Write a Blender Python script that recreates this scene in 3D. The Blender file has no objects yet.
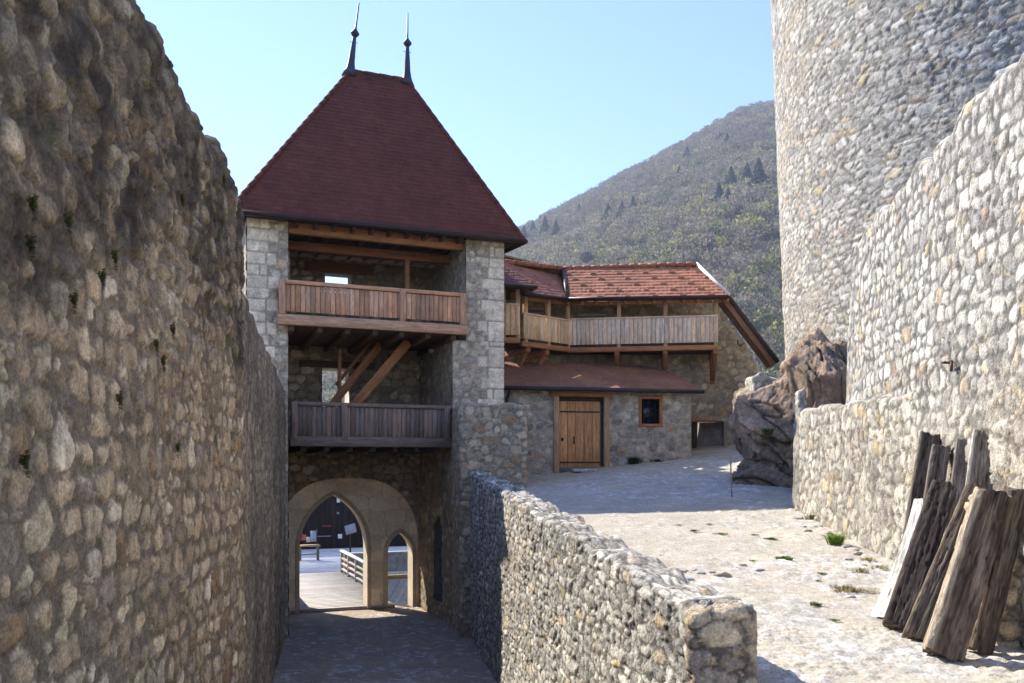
import bpy, math, random
import numpy as np
random.seed(7); RNG = np.random.default_rng(11)
S = bpy.context.scene
COL = S.collection
F = 860.0; CX = 512.0; HY = 470.0          # focal length, image centre, horizon row of the photograph
def at(px, py, Y): return np.array([(px-CX)/F*Y, Y, (HY-py)/F*Y])
def V(*a): return np.array(a, float)
def unit(a): a = np.asarray(a, float); return a/np.linalg.norm(a)
R = math.radians
# ------------------------------------------------------------------ noise
def hsh(i, j, k=0, seed=0):
    i = np.asarray(i).astype(np.int64); j = np.asarray(j).astype(np.int64); k = np.asarray(k).astype(np.int64)
    n = (i*374761393 + j*668265263 + k*1274126177 + int(seed)*974634211) & 0xFFFFFFFF
    n = ((n ^ (n >> 13))*1103515245) & 0xFFFFFFFF
    n = ((n ^ (n >> 15))*2246822519) & 0xFFFFFFFF
    n = n ^ (n >> 16)
    return (n & 0xFFFFFF)/float(0x1000000)
def vnoise(x, y, z=0.0, seed=0):
    x, y, z = np.broadcast_arrays(np.asarray(x, float), np.asarray(y, float), np.asarray(z, float))
    xi = np.floor(x); yi = np.floor(y); zi = np.floor(z)
    f = lambda t: t*t*t*(t*(t*6-15)+10)
    u = f(x-xi); v = f(y-yi); w = f(z-zi)
    o = 0
    for a in (0, 1):
        for b in (0, 1):
            for c in (0, 1):
                o = o + hsh(xi+a, yi+b, zi+c, seed)*(u if a else 1-u)*(v if b else 1-v)*(w if c else 1-w)
    return o*2-1
def fbm(x, y, z=0.0, seed=0, n=4, g=.5):
    o = 0; a = 1; t = 0; s = 1
    for k in range(n):
        o = o + a*vnoise(x*s, y*s, z*s, seed+k*17); t += a; a *= g; s *= 2.03
    return o/t
def sst(a, b, x): t = np.clip((x-a)/(b-a), 0, 1); return t*t*(3-2*t)
# ------------------------------------------------------------------ mesh collector
class M:
    def __init__(s): s.v = []; s.f = []; s.c = []; s.g = []; s.n = 0
    def add(s, v, f, c=(.5, .5, .5), g=None):
        v = np.asarray(v, float).reshape(-1, 3); n = len(v)
        c = np.asarray(c, float); c = np.tile(c, (n, 1)) if c.ndim == 1 else c
        g = v if g is None else np.asarray(g, float)
        for q in ([f] if isinstance(f, np.ndarray) else f):
            q = np.asarray(q, int)
            if q.ndim == 1: q = q.reshape(1, -1)
            if len(q): s.f.append(q + s.n)
        s.v.append(v); s.c.append(c); s.g.append(g); s.n += n
        return s
    def box(s, o, a, b, c, col=(.5, .5, .5)):
        """centre o, half-extent vectors a (grain direction), b, c"""
        o, a, b, c = [np.asarray(t, float) for t in (o, a, b, c)]
        sg = [(-1,-1,-1),(1,-1,-1),(1,1,-1),(-1,1,-1),(-1,-1,1),(1,-1,1),(1,1,1),(-1,1,1)]
        v = [o + i*a + j*b + k*c for i, j, k in sg]
        la, lb, lc = [np.linalg.norm(t) for t in (a, b, c)]
        ro = RNG.random(3)*40
        g = [ro + V(i*la, j*lb, k*lc) for i, j, k in sg]
        f = np.array([(0,3,2,1),(4,5,6,7),(0,1,5,4),(1,2,6,5),(2,3,7,6),(3,0,4,7)])
        if np.dot(np.cross(a, b), c) < 0: f = f[:, ::-1]
        return s.add(v, f, col, g)
    def bar(s, p0, p1, w, h, col=(.5, .5, .5), up=(0, 0, 1)):
        p0 = np.asarray(p0, float); p1 = np.asarray(p1, float); d = p1-p0; L = np.linalg.norm(d); d = d/L
        up = np.asarray(up, float)
        if abs(np.dot(d, up)) > .95: up = V(0, 1, 0)
        b = unit(np.cross(up, d)); c = np.cross(d, b)
        return s.box((p0+p1)/2, d*L/2, b*w/2, c*h/2, col)
    def lathe(s, p0, axis, prof, col=(.5, .5, .5), n=14):
        p0 = np.asarray(p0, float); d = unit(axis); e = unit(np.cross(d, V(.3, 1, .1))); e2 = np.cross(d, e)
        v = []
        for r, h in prof:
            for k in range(n):
                a = 2*math.pi*k/n; v.append(p0 + d*h + (e*math.cos(a)+e2*math.sin(a))*r)
        f = [(i*n+k, i*n+(k+1) % n, (i+1)*n+(k+1) % n, (i+1)*n+k) for i in range(len(prof)-1) for k in range(n)]
        s.add(v, np.array(f), col)
        s.f.append(np.array([list(range(n))[::-1]]) + s.n - len(v)); s.f.append(np.array([list(range(n))]) + s.n - n)
        return s
    def tube(s, pts, r, col=(.5, .5, .5), n=8):
        pts = [np.asarray(p, float) for p in pts]; rr = r if hasattr(r, '__len__') else [r]*len(pts)
        v = []
        for i, p in enumerate(pts):
            d = unit(pts[min(i+1, len(pts)-1)] - pts[max(i-1, 0)]); e = unit(np.cross(d, V(.31, .9, .2))); e2 = np.cross(d, e)
            for k in range(n):
                a = 2*math.pi*k/n; v.append(p + (e*math.cos(a)+e2*math.sin(a))*rr[i])
        f = [(i*n+k, i*n+(k+1) % n, (i+1)*n+(k+1) % n, (i+1)*n+k) for i in range(len(pts)-1) for k in range(n)]
        s.add(v, np.array(f), col)
        s.f.append(np.array([list(range(n))[::-1]]) + s.n - len(v)); s.f.append(np.array([list(range(n))]) + s.n - n)
        return s
    def prism(s, pts, off, col=(.5, .5, .5)):
        """polygon pts (3D, planar) swept by vector off"""
        p = np.asarray(pts, float); n = len(p); off = np.asarray(off, float)
        nn = sum(np.cross(p[i]-p[0], p[(i+1) % n]-p[0]) for i in range(n))
        if np.dot(nn, off) > 0: p = p[::-1]
        v = np.vstack([p, p+off])
        s.add(v, [np.array([list(range(n))]), np.array([list(range(n, 2*n))[::-1]]),
                  np.array([(i, i+n, (i+1) % n+n, (i+1) % n) for i in range(n)])], col)
        return s
def mesh_of(name, m, shift):
    me = bpy.data.meshes.new(name)
    v = np.vstack(m.v) - shift
    me.vertices.add(len(v)); me.vertices.foreach_set('co', v.ravel().astype(np.float32))
    tot = np.concatenate([np.full(len(q), q.shape[1]) for q in m.f]); idx = np.concatenate([q.ravel() for q in m.f])
    st = np.concatenate([[0], np.cumsum(tot)[:-1]])
    me.loops.add(len(idx)); me.loops.foreach_set('vertex_index', idx.astype(np.int32))
    me.polygons.add(len(tot)); me.polygons.foreach_set('loop_start', st.astype(np.int32))
    me.update(calc_edges=True)
    c = np.vstack(m.c); c4 = np.hstack([c[:, :3], np.ones((len(c), 1))])
    a = me.color_attributes.new('Col', 'FLOAT_COLOR', 'POINT'); a.data.foreach_set('color', c4.ravel().astype(np.float32))
    b = me.attributes.new('grain', 'FLOAT_VECTOR', 'POINT'); b.data.foreach_set('vector', np.vstack(m.g).ravel().astype(np.float32))
    me.validate()
    return me
WL = {}
def obj(name, m, mat, parent=None, smooth=False, bevel=0.0, label=None, cat=None, group=None, kind=None):
    v = np.vstack(m.v)
    if parent is not None: loc = WL[parent.name]
    else: loc = V((v[:, 0].min()+v[:, 0].max())/2, (v[:, 1].min()+v[:, 1].max())/2, v[:, 2].min())
    me = mesh_of(name, m, loc); me.materials.append(mat)
    if smooth: me.polygons.foreach_set('use_smooth', np.ones(len(me.polygons), bool))
    o = bpy.data.objects.new(name, me); COL.objects.link(o)
    if parent is not None: o.parent = parent; WL[o.name] = loc
    else: o.location = loc; WL[o.name] = loc
    if bevel:
        b = o.modifiers.new('bevel', 'BEVEL'); b.width = bevel; b.segments = 1; b.limit_method = 'ANGLE'
    tag(o, label, cat, group, kind)
    return o
def tag(o, label=None, cat=None, group=None, kind=None):
    if label: o['label'] = label
    if cat: o['category'] = cat
    if group: o['group'] = group
    if kind or cat: o['kind'] = kind or 'thing'
    return o
def thing(name, loc, label, cat, group=None):
    o = bpy.data.objects.new(name, None); COL.objects.link(o); o.location = loc; o.empty_display_size = .2
    WL[o.name] = np.asarray(loc, float)
    return tag(o, label, cat, group)
# ------------------------------------------------------------------ materials
def mat(name, rough=.9, attr=True, col=(.5, .5, .5), n1=(9, .35), n2=(45, .3), bump=.25, bscale=38, grain=False, metal=0., spec=.25):
    m = bpy.data.materials.new(name); m.use_nodes = True; nt = m.node_tree; N = nt.nodes; L = nt.links
    b = N['Principled BSDF']; b.inputs['Roughness'].default_value = rough; b.inputs['Metallic'].default_value = metal
    b.inputs['Specular IOR Level'].default_value = spec
    if attr:
        a = N.new('ShaderNodeAttribute'); a.attribute_name = 'Col'; base = a.outputs['Color']
    else:
        a = N.new('ShaderNodeRGB'); a.outputs[0].default_value = (*col, 1); base = a.outputs[0]
    if grain:
        g = N.new('ShaderNodeAttribute'); g.attribute_name = 'grain'; vec = g.outputs['Vector']
    else:
        g = N.new('ShaderNodeNewGeometry'); vec = g.outputs['Position']
    outs = []
    for sc, amt in (n1, n2):
        mp = N.new('ShaderNodeMapping'); mp.inputs['Scale'].default_value = (sc*.12, sc, sc) if grain else (sc, sc, sc)
        L.new(vec, mp.inputs['Vector'])
        t = N.new('ShaderNodeTexNoise'); t.inputs['Scale'].default_value = 1; t.inputs['Detail'].default_value = 5; t.inputs['Roughness'].default_value = .6
        L.new(mp.outputs[0], t.inputs['Vector'])
        r = N.new('ShaderNodeMapRange'); r.inputs['From Min'].default_value = .3; r.inputs['From Max'].default_value = .7
        r.inputs['To Min'].default_value = 1-amt; r.inputs['To Max'].default_value = 1+amt*.8
        L.new(t.outputs['Fac'], r.inputs['Value'])
        x = N.new('ShaderNodeMix'); x.data_type = 'RGBA'; x.blend_type = 'MULTIPLY'; x.inputs['Factor'].default_value = 1
        L.new(base, x.inputs['A']); L.new(r.outputs[0], x.inputs['B']); base = x.outputs['Result']; outs.append(t)
    L.new(base, b.inputs['Base Color'])
    if bump:
        mp = N.new('ShaderNodeMapping'); mp.inputs['Scale'].default_value = (bscale*.08, bscale, bscale) if grain else (bscale, bscale, bscale)
        L.new(vec, mp.inputs['Vector'])
        t = N.new('ShaderNodeTexNoise'); t.inputs['Scale'].default_value = 1; t.inputs['Detail'].default_value = 6; t.inputs['Roughness'].default_value = .65
        L.new(mp.outputs[0], t.inputs['Vector'])
        bp = N.new('ShaderNodeBump'); bp.inputs['Strength'].default_value = bump; bp.inputs['Distance'].default_value = .03
        L.new(t.outputs['Fac'], bp.inputs['Height']); L.new(bp.outputs[0], b.inputs['Normal'])
    return m
STONE = mat('limestone', n1=(9, .42), n2=(45, .42), bump=.8)
STONEF = mat('limestone_far', n1=(5, .3), n2=(22, .3), bump=.5, bscale=18)
PLAST = mat('plaster', n1=(1.5, .2), n2=(14, .15), bump=.2, bscale=20)
EARTH = mat('trodden_earth', n1=(1.1, .12), n2=(34, .4), bump=.5, bscale=55)
ROCKM = mat('cliff_rock', n1=(2.5, .4), n2=(14, .4), bump=.9, bscale=10)
WOOD = mat('timber', rough=.8, grain=True, n1=(16, .35), n2=(60, .3), bump=.35, bscale=60)
OLDWOOD = mat('weathered_timber', rough=.92, grain=True, n1=(18, .5), n2=(75, .5), bump=.9, bscale=70)
TILE = mat('roof_tile', rough=.72, n1=(1.2, .22), n2=(12, .25), bump=.2, bscale=30)
METAL = mat('dark_metal', rough=.45, attr=True, n1=(3, .15), n2=(20, .1), bump=.05, metal=.6)
PAINT = mat('painted_part', rough=.6, n1=(3, .1), n2=(25, .1), bump=.05)
LEAF = mat('foliage', rough=.8, n1=(.05, .15), n2=(3, .2), bump=0)
_nt = LEAF.node_tree; _b = _nt.nodes['Principled BSDF']; _t = _nt.nodes.new('ShaderNodeBsdfTranslucent'); _m = _nt.nodes.new('ShaderNodeMixShader'); _m.inputs[0].default_value = .5
_nt.links.new(_b.inputs['Base Color'].links[0].from_socket, _t.inputs['Color']); _nt.links.new(_b.outputs[0], _m.inputs[1]); _nt.links.new(_t.outputs[0], _m.inputs[2]); _nt.links.new(_m.outputs[0], _nt.nodes['Material Output'].inputs['Surface'])
GLASS = mat('window_glass', rough=.08, n1=(2, .1), n2=(9, .1), bump=.03, spec=.6)
# ------------------------------------------------------------------ masonry pattern
LIME = [((.46,.44,.39),5), ((.40,.385,.35),4), ((.52,.50,.46),4), ((.48,.41,.30),1.3), ((.34,.33,.31),2), ((.50,.40,.25),.6), ((.37,.29,.22),.4)]
def pick(pal, h):
    w = np.cumsum([p[1] for p in pal]); w = w/w[-1]
    k = np.searchsorted(w, np.clip(h, 0, .9999)); return np.array([p[0] for p in pal])[k]
def stones(u, v, cw, ch, seed, jit=.55, jv=.35, p=2.6, warp=.25):
    wu = fbm(u/cw*.55, v/ch*.55, seed*3.1, seed+5, 3)*warp*cw; wv = fbm(u/cw*.45+9, v/ch*.6, seed*1.7, seed+6, 3)*warp*ch*1.1
    u = u+wu; v = v+wv
    row = np.floor(v/ch)
    d1 = np.full(u.shape, 9.); d2 = np.full(u.shape, 9.); i1 = np.zeros(u.shape); r1 = np.zeros(u.shape); lx = np.zeros(u.shape); ly = np.zeros(u.shape)
    for dr in (-1, 0, 1):
        r = row+dr; wr = cw*(.75+.55*hsh(r, 0, 1, seed)); uu = u/wr + hsh(r, 1, 2, seed)*7
        ci = np.floor(uu)
        for dc in (-1, 0, 1):
            c = ci+dc
            sz = .68+.64*hsh(c, r, 7, seed)
            dx = (uu-(c+.5+jit*(hsh(c, r, 3, seed)-.5)))*wr/cw/sz; dy = (v/ch-(r+.5+jv*(hsh(c, r, 4, seed)-.5)))/sz
            d = (np.abs(dx)**p+np.abs(dy)**p)**(1/p)
            n = d < d1
            d2 = np.where(n, d1, np.minimum(d2, d))
            i1 = np.where(n, c, i1); r1 = np.where(n, r, r1); lx = np.where(n, dx, lx); ly = np.where(n, dy, ly)
            d1 = np.where(n, d, d1)
    return d2-d1, i1, r1, lx, ly
def masonry(u, v, seed=1, cw=.26, ch=.19, depth=.045, joint=(.05, .26), pal=LIME, mortar=(.27,.265,.25), var=.16, bury=.0, wash=0., chink=.75, warm=(1.05, 1.0, .90), **kw):
    e, i, r, lx, ly = stones(u, v, cw, ch, seed, **kw)
    h0 = hsh(i, r, 11, seed); h1 = hsh(i, r, 12, seed); h2 = hsh(i, r, 13, seed)
    thr = joint[0]+.07*fbm(u*1.3, v*1.3, 3, seed+40, 2)+.16*fbm(u*2.2/ch*.2+i*.37, v*2.2/ch*.2+r*.71, 5, seed+41, 2)+bury*.3*(h2 > .8)
    ang = fbm(u*.55/ch, v*.55/ch, i*.37+r*.91, seed+42, 3)                     # broken, angular edges
    thr = thr+.10*ang
    mk = sst(thr, thr+.055, e)
    prof = mk*.86+.14*np.sqrt(sst(thr, joint[1]+thr, e)+1e-9)
    cut = np.full(u.shape, 1.)
    for q in range(4):                                                          # every stone keeps a few split faces
        aq = 6.283*hsh(i, r, 60+q, seed); st_ = .5+1.3*hsh(i, r, 70+q, seed)
        cut = np.minimum(cut, .75+.5*hsh(i, r, 80+q, seed)+st_*(np.cos(aq)*lx+np.sin(aq)*ly))
    cut = np.clip(cut, -.2, 1.1)
    h = depth*prof*(.30+.8*h1)*(.45+.55*cut) + mk*depth*.3*((hsh(i, r, 14, seed)-.5)*lx+(hsh(i, r, 15, seed)-.5)*ly)
    h = h + .25*depth*fbm(u*7, v*7, 0, seed+50, 4)*(1.3-mk) + mk*.22*depth*fbm(u*17, v*17, 0, seed+51, 4)
    c = pick(pal, h0)*(1-var+2*var*h2)[..., None]*(1+.22*fbm(u*6, v*6, 1, seed+52, 3)-.10*(1-sst(thr, thr+.22, e)))[..., None]
    if chink:                                                                   # small pinning stones in the joints
        e2, i2, r2, _, _ = stones(u+3.3, v+1.7, cw*.36, ch*.40, seed+90, .8, .7, 2.8, .5)
        m2 = sst(.16, .24, e2)*(1-mk)*(hsh(i2, r2, 3, seed) < chink)*sst(thr+.0, thr-.05, e)
        h = h+m2*depth*(.25+.45*hsh(i2, r2, 4, seed))
        c2 = pick(pal, hsh(i2, r2, 5, seed))*(1-var+2*var*hsh(i2, r2, 6, seed))[..., None]*.9
    mo = np.asarray(mortar)*(1+.22*fbm(u*3, v*3, 2, seed+53, 4))[..., None]
    k = (mk*(1-wash*(sst(-.2, .5, fbm(u*.9, v*.9, 8, seed+54, 3)))))[..., None]
    if chink: mo = mo*(1-m2[..., None]*.85)+c2*m2[..., None]*.85
    return h, (mo*(1-k)+c*k)*np.asarray(warm)
# ------------------------------------------------------------------ surfaces
def grid_faces(nu, nv, wrap=False):
    i, j = np.meshgrid(np.arange(nu if wrap else nu-1), np.arange(nv-1), indexing='ij'); i = i.ravel(); j = j.ravel(); k = (i+1) % nu
    return np.stack([i*nv+j, k*nv+j, k*nv+j+1, i*nv+j+1], 1)
def grid_normals(P, wrap=False):
    if wrap:
        du = np.roll(P, -1, 0)-np.roll(P, 1, 0)
    else: du = np.gradient(P, axis=0)
    dv = np.gradient(P, axis=1); n = np.cross(du, dv); l = np.linalg.norm(n, axis=2, keepdims=True); return n/np.maximum(l, 1e-9)
def inpoly(x, y, poly):
    ins = np.zeros(x.shape, bool); n = len(poly)
    for k in range(n):
        x0, y0 = poly[k]; x1, y1 = poly[(k+1) % n]
        if y0 == y1: continue
        ins ^= ((y0 > y) != (y1 > y)) & (x < (x1-x0)*(y-y0)/(y1-y0)+x0)
    return ins
def skin(m, O, eu, ev, hf, res, w=None, h=None, outer=None, holes=(), lift=0.):
    """a fine displaced sheet in the plane O + u eu + v ev, facing eu x ev, cut to polygon OUTER minus HOLES"""
    O = np.asarray(O, float); eu = unit(eu); ev = unit(ev); n = np.cross(eu, ev)
    if outer is None: u0, v0, u1, v1 = 0, 0, w, h
    else:
        o = np.asarray(outer, float); u0, v0 = o.min(0); u1, v1 = o.max(0)
    nu = max(3, int(round((u1-u0)/res))+1); nv = max(3, int(round((v1-v0)/res))+1)
    U, W = np.meshgrid(np.linspace(u0, u1, nu), np.linspace(v0, v1, nv), indexing='ij')
    f = grid_faces(nu, nv)
    if outer is not None or len(holes):
        uc = U.ravel()[f].mean(1); vc = W.ravel()[f].mean(1); keep = np.ones(len(f), bool)
        polys = []
        if outer is not None: keep &= inpoly(uc, vc, outer); polys.append(outer)
        for hl in holes: keep &= ~inpoly(uc, vc, hl); polys.append(hl)
        cnt = np.zeros(nu*nv, int); np.add.at(cnt, f[keep].ravel(), 1)
        full = np.zeros(nu*nv, int); np.add.at(full, f.ravel(), 1)
        bd = np.where((cnt > 0) & ((cnt < full) | (full < 4)))[0]
        pu = U.ravel().copy(); pv = W.ravel().copy()
        bu = pu[bd]; bv = pv[bd]; best = np.full(len(bd), 1e9); qu = bu.copy(); qv = bv.copy()
        for poly in polys:
            for k in range(len(poly)):
                a = np.asarray(poly[k], float); b = np.asarray(poly[(k+1) % len(poly)], float); d = b-a; L2 = d@d
                if L2 < 1e-12: continue
                t = np.clip(((bu-a[0])*d[0]+(bv-a[1])*d[1])/L2, 0, 1); xx = a[0]+t*d[0]; yy = a[1]+t*d[1]; dd = np.hypot(xx-bu, yy-bv)
                z = dd < best; best = np.where(z, dd, best); qu = np.where(z, xx, qu); qv = np.where(z, yy, qv)
        ok = best < res*1.6
        pu[bd] = np.where(ok, qu, bu); pv[bd] = np.where(ok, qv, bv)
        U = pu.reshape(nu, nv); W = pv.reshape(nu, nv); f = f[keep]
    hh, c = hf(U, W)
    P = O + U[..., None]*eu + W[..., None]*ev + (hh+lift)[..., None]*n
    used = np.unique(f); mp = np.full(nu*nv, -1); mp[used] = np.arange(len(used))
    m.add(P.reshape(-1, 3)[used], mp[f], np.broadcast_to(c, P.shape).reshape(-1, 3)[used])
    return m
def samp(L, res): return max(2, int(round(L/res))+1)
def wall_solid(A, B, th, ztop, zbase, hf, res=.03, out=None, rc=.12, rt=.1, coarse=.12, fine=('front', 'end')):
    """free-standing masonry: front face A-B (plan), body TH behind it, rounded corners, displaced all round and over the top"""
    A = np.asarray(A, float)[:2]; B = np.asarray(B, float)[:2]; d = unit(B-A); L = np.linalg.norm(B-A)
    n = np.asarray(out, float)[:2]; n = unit(n - d*(n@d))
    loc = []
    def seg(p, q, rs):
        k = samp(np.hypot(q[0]-p[0], q[1]-p[1]), rs)
        for t in np.linspace(0, 1, k)[:-1]: loc.append((p[0]+(q[0]-p[0])*t, p[1]+(q[1]-p[1])*t))
    def arc(c, a0, rs):
        k = max(3, int(rc*1.57/rs)+1)
        for t in np.linspace(0, 1, k)[:-1]:
            a = R(a0-90*t); loc.append((c[0]+rc*math.cos(a), c[1]+rc*math.sin(a)))
    fr = res if 'front' in fine else coarse; en = res if 'end' in fine else coarse; stt = res if 'start' in fine else coarse; bk = res if 'back' in fine else coarse
    # local plane: x along d, y outwards (front y=0, back y=-th); clockwise
    arc((rc, -rc), 180, min(fr, stt)); seg((rc, 0), (L-rc, 0), fr); arc((L-rc, -rc), 90, min(fr, en)); seg((L, -rc), (L, -th+rc), en)
    arc((L-rc, -th+rc), 0, en); seg((L-rc, -th), (rc, -th), bk); arc((rc, -th+rc), -90, stt); seg((0, -th+rc), (0, -rc), stt)
    q = np.array(loc); nu = len(q)
    ul = np.concatenate([[0], np.cumsum(np.hypot(*np.diff(q, axis=0).T))])
    ins = min(th/2, L/2)
    sp = np.stack([np.clip(q[:, 0], ins, L-ins), np.full(nu, -th/2)], 1)
    W2 = lambda a: A[None]+a[:, :1]*d[None]+a[:, 1:2]*n[None]
    qw = W2(q); sw = W2(sp)
    zt = np.array([ztop(x) for x in np.clip(q[:, 0], 0, L)]); zs = np.array([ztop(x) for x in sp[:, 0]]); zb = np.array([zbase(x) for x in np.clip(q[:, 0], 0, L)])
    H = (zt-zb).max(); nv1 = samp(H, res); rows = []; vv = []
    for t in np.linspace(0, 1, nv1):
        z = zt-rt-(1-t)*H
        rows.append(np.column_stack([qw, np.maximum(z, zb-.0)])); vv.append(zt-rt-(1-t)*H)
    k = max(3, int(rt*1.57/res)+1)
    for t in np.linspace(0, 1, k+1)[1:]:
        a = t*math.pi/2; dirn = sw-qw; ln = np.maximum(np.linalg.norm(dirn, axis=1, keepdims=True), 1e-6)
        rows.append(np.column_stack([qw+dirn/ln*rt*(1-math.cos(a)), zt-rt+rt*math.sin(a)])); vv.append(zt-rt+rt*a)
    base = rows[-1]; k2 = max(3, samp(th/2, res))
    for t in np.linspace(0, 1, k2)[1:]:
        p = base[:, :2]*(1-t)+sw*t; rows.append(np.column_stack([p, zt*(1-t)+zs*t])); vv.append(vv[-1]*0+zt+rt*.57+th/2*t)
    P = np.stack(rows, 1); Vv = np.stack(vv, 1); Uu = np.repeat(ul[:, None], P.shape[1], 1)
    nn = grid_normals(P, True)
    ctr = np.column_stack([sw, zs-1.])[:, None]
    sgn = np.sign(np.mean(np.sum(nn*(P-ctr), 2))); nn = nn*sgn
    hh, c = hf(Uu, Vv, P)
    hh = hh*np.clip(np.linalg.norm(P[..., :2]-sw[:, None], axis=2)/.14, 0, 1)
    P = P+nn*hh[..., None]
    f = grid_faces(nu, P.shape[1], True)
    if sgn < 0: f = f[:, ::-1]
    return M().add(P.reshape(-1, 3), f, c.reshape(-1, 3))
def prism_core(m, pts, h0, h1, col):
    m.prism([V(p[0], p[1], h0) for p in pts], V(0, 0, h1-h0), col)
# ------------------------------------------------------------------ wood colours
def wc(base, var=.18, warm=.06):
    k = 1+random.uniform(-var, var); t = random.uniform(-warm, warm)
    return (base[0]*k*(1+t), base[1]*k, base[2]*k*(1-t))
PINE = (.38, .17, .072); PINEL = (.50, .305, .16); REDW = (.30, .12, .052); GREYW = (.16, .135, .115); DARKW = (.085, .05, .032); SILV = (.34, .29, .23)
# ================================================================== GROUND HEIGHTS
def zc(X, Y):                                                       # courtyard
    z = np.maximum(-1.65, -2.225+.0856*Y)
    z = z + .09*(X-2.2)*sst(14, 24, Y)
    return z + .035*fbm(X*.6, Y*.6, 0, 91, 3)
def zp(X, Y): return -1.65-.243*np.clip(Y-5.5, 0, 10.7)-.01*np.clip(Y-16.2, 0, 10) + .02*fbm(X*.8, Y*.8, 0, 92, 3)
PX = lambda Y: 1.35-.155*(Y-6.5)                                    # left face of the dividing parapet
def cobbles(X, Y, seed, amt, pal, earth, cs=.13):
    e, i, r, lx, ly = stones(X, Y, cs, cs*.85, seed, jit=.7, jv=.6, p=2.2, warp=.4)
    h1 = hsh(i, r, 3, seed); mk = sst(.06, .22, e)*(hsh(i, r, 5, seed) < amt)
    h = mk*(.008+.026*h1)*np.sqrt(sst(.05, .4, e)+1e-6)*(.4+.6*sst(-.2, .4, fbm(X*1.5, Y*1.5, 0, seed+9, 3)))
    g = fbm(X*2.2, Y*2.2, 0, seed+3, 5)
    c = np.asarray(earth)*(1+.16*g)[..., None]
    sc = pick(pal, hsh(i, r, 6, seed))*(.85+.3*h1)[..., None]
    # dust over the stones
    k = (mk*.75*sst(-.45, .25, fbm(X*3, Y*3, 2, seed+8, 3)))[..., None]
    return h+.012*fbm(X*6, Y*6, 0, seed+4, 4), c*(1-k)+sc*k
CPAL = [((.52,.505,.475),5), ((.62,.605,.58),3), ((.37,.36,.35),3), ((.44,.37,.29),1)]
def court():
    ys = [5.4]
    while ys[-1] < 33: ys.append(ys[-1]+max(.018, .0034*ys[-1]))
    ys = np.array(ys); nc = 330
    t = np.linspace(0, 1, nc)
    Yg = np.repeat(ys[:, None], nc, 1); xl = PX(np.clip(ys, 5, 21.8))+.25; xl = np.where(ys > 21.9, np.maximum(xl-(ys-21.9)*.0, -1.0), xl)
    Xg = xl[:, None]+(10.5-xl)[:, None]*t[None]
    amt = .30+.75*fbm(Xg*.45+3, Yg*.35, 0, 201, 3)
    amt = amt + .8*np.exp(-((Xg-3.0)/1.1)**2-((Yg-7.6)/1.3)**2) + .6*np.exp(-((Xg-1.9)/.8)**2-((Yg-10.2)/1.3)**2) + .9*np.exp(-((Xg-3.4)/2.4)**2-((Yg-21)/3)**2) + .6*np.exp(-((Xg-3.7)/.9)**2-((Yg-11.2)/.9)**2)
    amt = amt - .5*np.exp(-((Xg-1.9)/1.2)**2-((Yg-14)/2.)**2)
    h, c = cobbles(Xg, Yg, 31, amt, CPAL, (.44, .395, .31))
    h3, c3 = cobbles(Xg, Yg, 37, .28+.45*fbm(Xg*.8, Yg*.8, 0, 202, 3), CPAL, (.44, .395, .31), .055)
    tiny = (h3 > h3*0+.008)[..., None]*sst(20, 9, Yg)[..., None]; c = c*(1-tiny*.7)+c3*tiny*.7; h = h+h3*.35
    gr = sst(.45, .6, hsh(np.floor(Xg/.028), np.floor(Yg/.028), 0, 77))*sst(-.1, .4, fbm(Xg*1.3, Yg*1.3, 0, 78, 3))*.25
    c = c*(1+.35*(hsh(np.floor(Xg/.05), np.floor(Yg/.05), 0, 79)-.5)*.5)[..., None]
    P = np.stack([Xg, Yg, zc(Xg, Yg)+h], 2)
    m = M().add(P.reshape(-1, 3), grid_faces(len(ys), nc)[:, ::-1], c.reshape(-1, 3))
    obj('courtyard', m, EARTH, smooth=True, kind='structure')
court()
def passage():
    ys = [5.4]
    while ys[-1] < 27.2: ys.append(ys[-1]+.05)
    ys = np.array(ys); nc = 130; t = np.linspace(0, 1, nc)
    xl = np.where(ys < 11.7, -2.03-.137*ys-.5, -3.64-.2*(ys-11.7)-.7); xr = PX(np.clip(ys, 5, 21.8))+.25
    xl = np.where(ys > 21.5, xl-.1*(ys-21.5), xl); xr = np.where(ys > 21.8, xr-.30*(ys-21.8)+.6, xr)
    Yg = np.repeat(ys[:, None], nc, 1); Xg = xl[:, None]+(xr-xl)[:, None]*t[None]
    amt = .45+.6*fbm(Xg*.6, Yg*.5, 0, 211, 3)
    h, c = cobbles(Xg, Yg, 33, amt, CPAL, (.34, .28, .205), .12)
    P = np.stack([Xg, Yg, zp(Xg, Yg)+h], 2)
    obj('passage_path', M().add(P.reshape(-1, 3), grid_faces(len(ys), nc)[:, ::-1], c.reshape(-1, 3)), EARTH, smooth=True, kind='structure')
    # ground around the viewpoint (never framed)
    n = 40; xs = np.linspace(-14, 14, n); y2 = np.linspace(-14, 5.42, n); Xg, Yg = np.meshgrid(xs, y2, indexing='ij')
    P = np.stack([Xg, Yg, np.full_like(Xg, -1.66)+.03*fbm(Xg, Yg, 0, 5, 3)], 2)
    obj('gravel_path', M().add(P.reshape(-1, 3), grid_faces(n, n), (.34, .30, .24)), EARTH, smooth=True, kind='structure')
passage()
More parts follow.
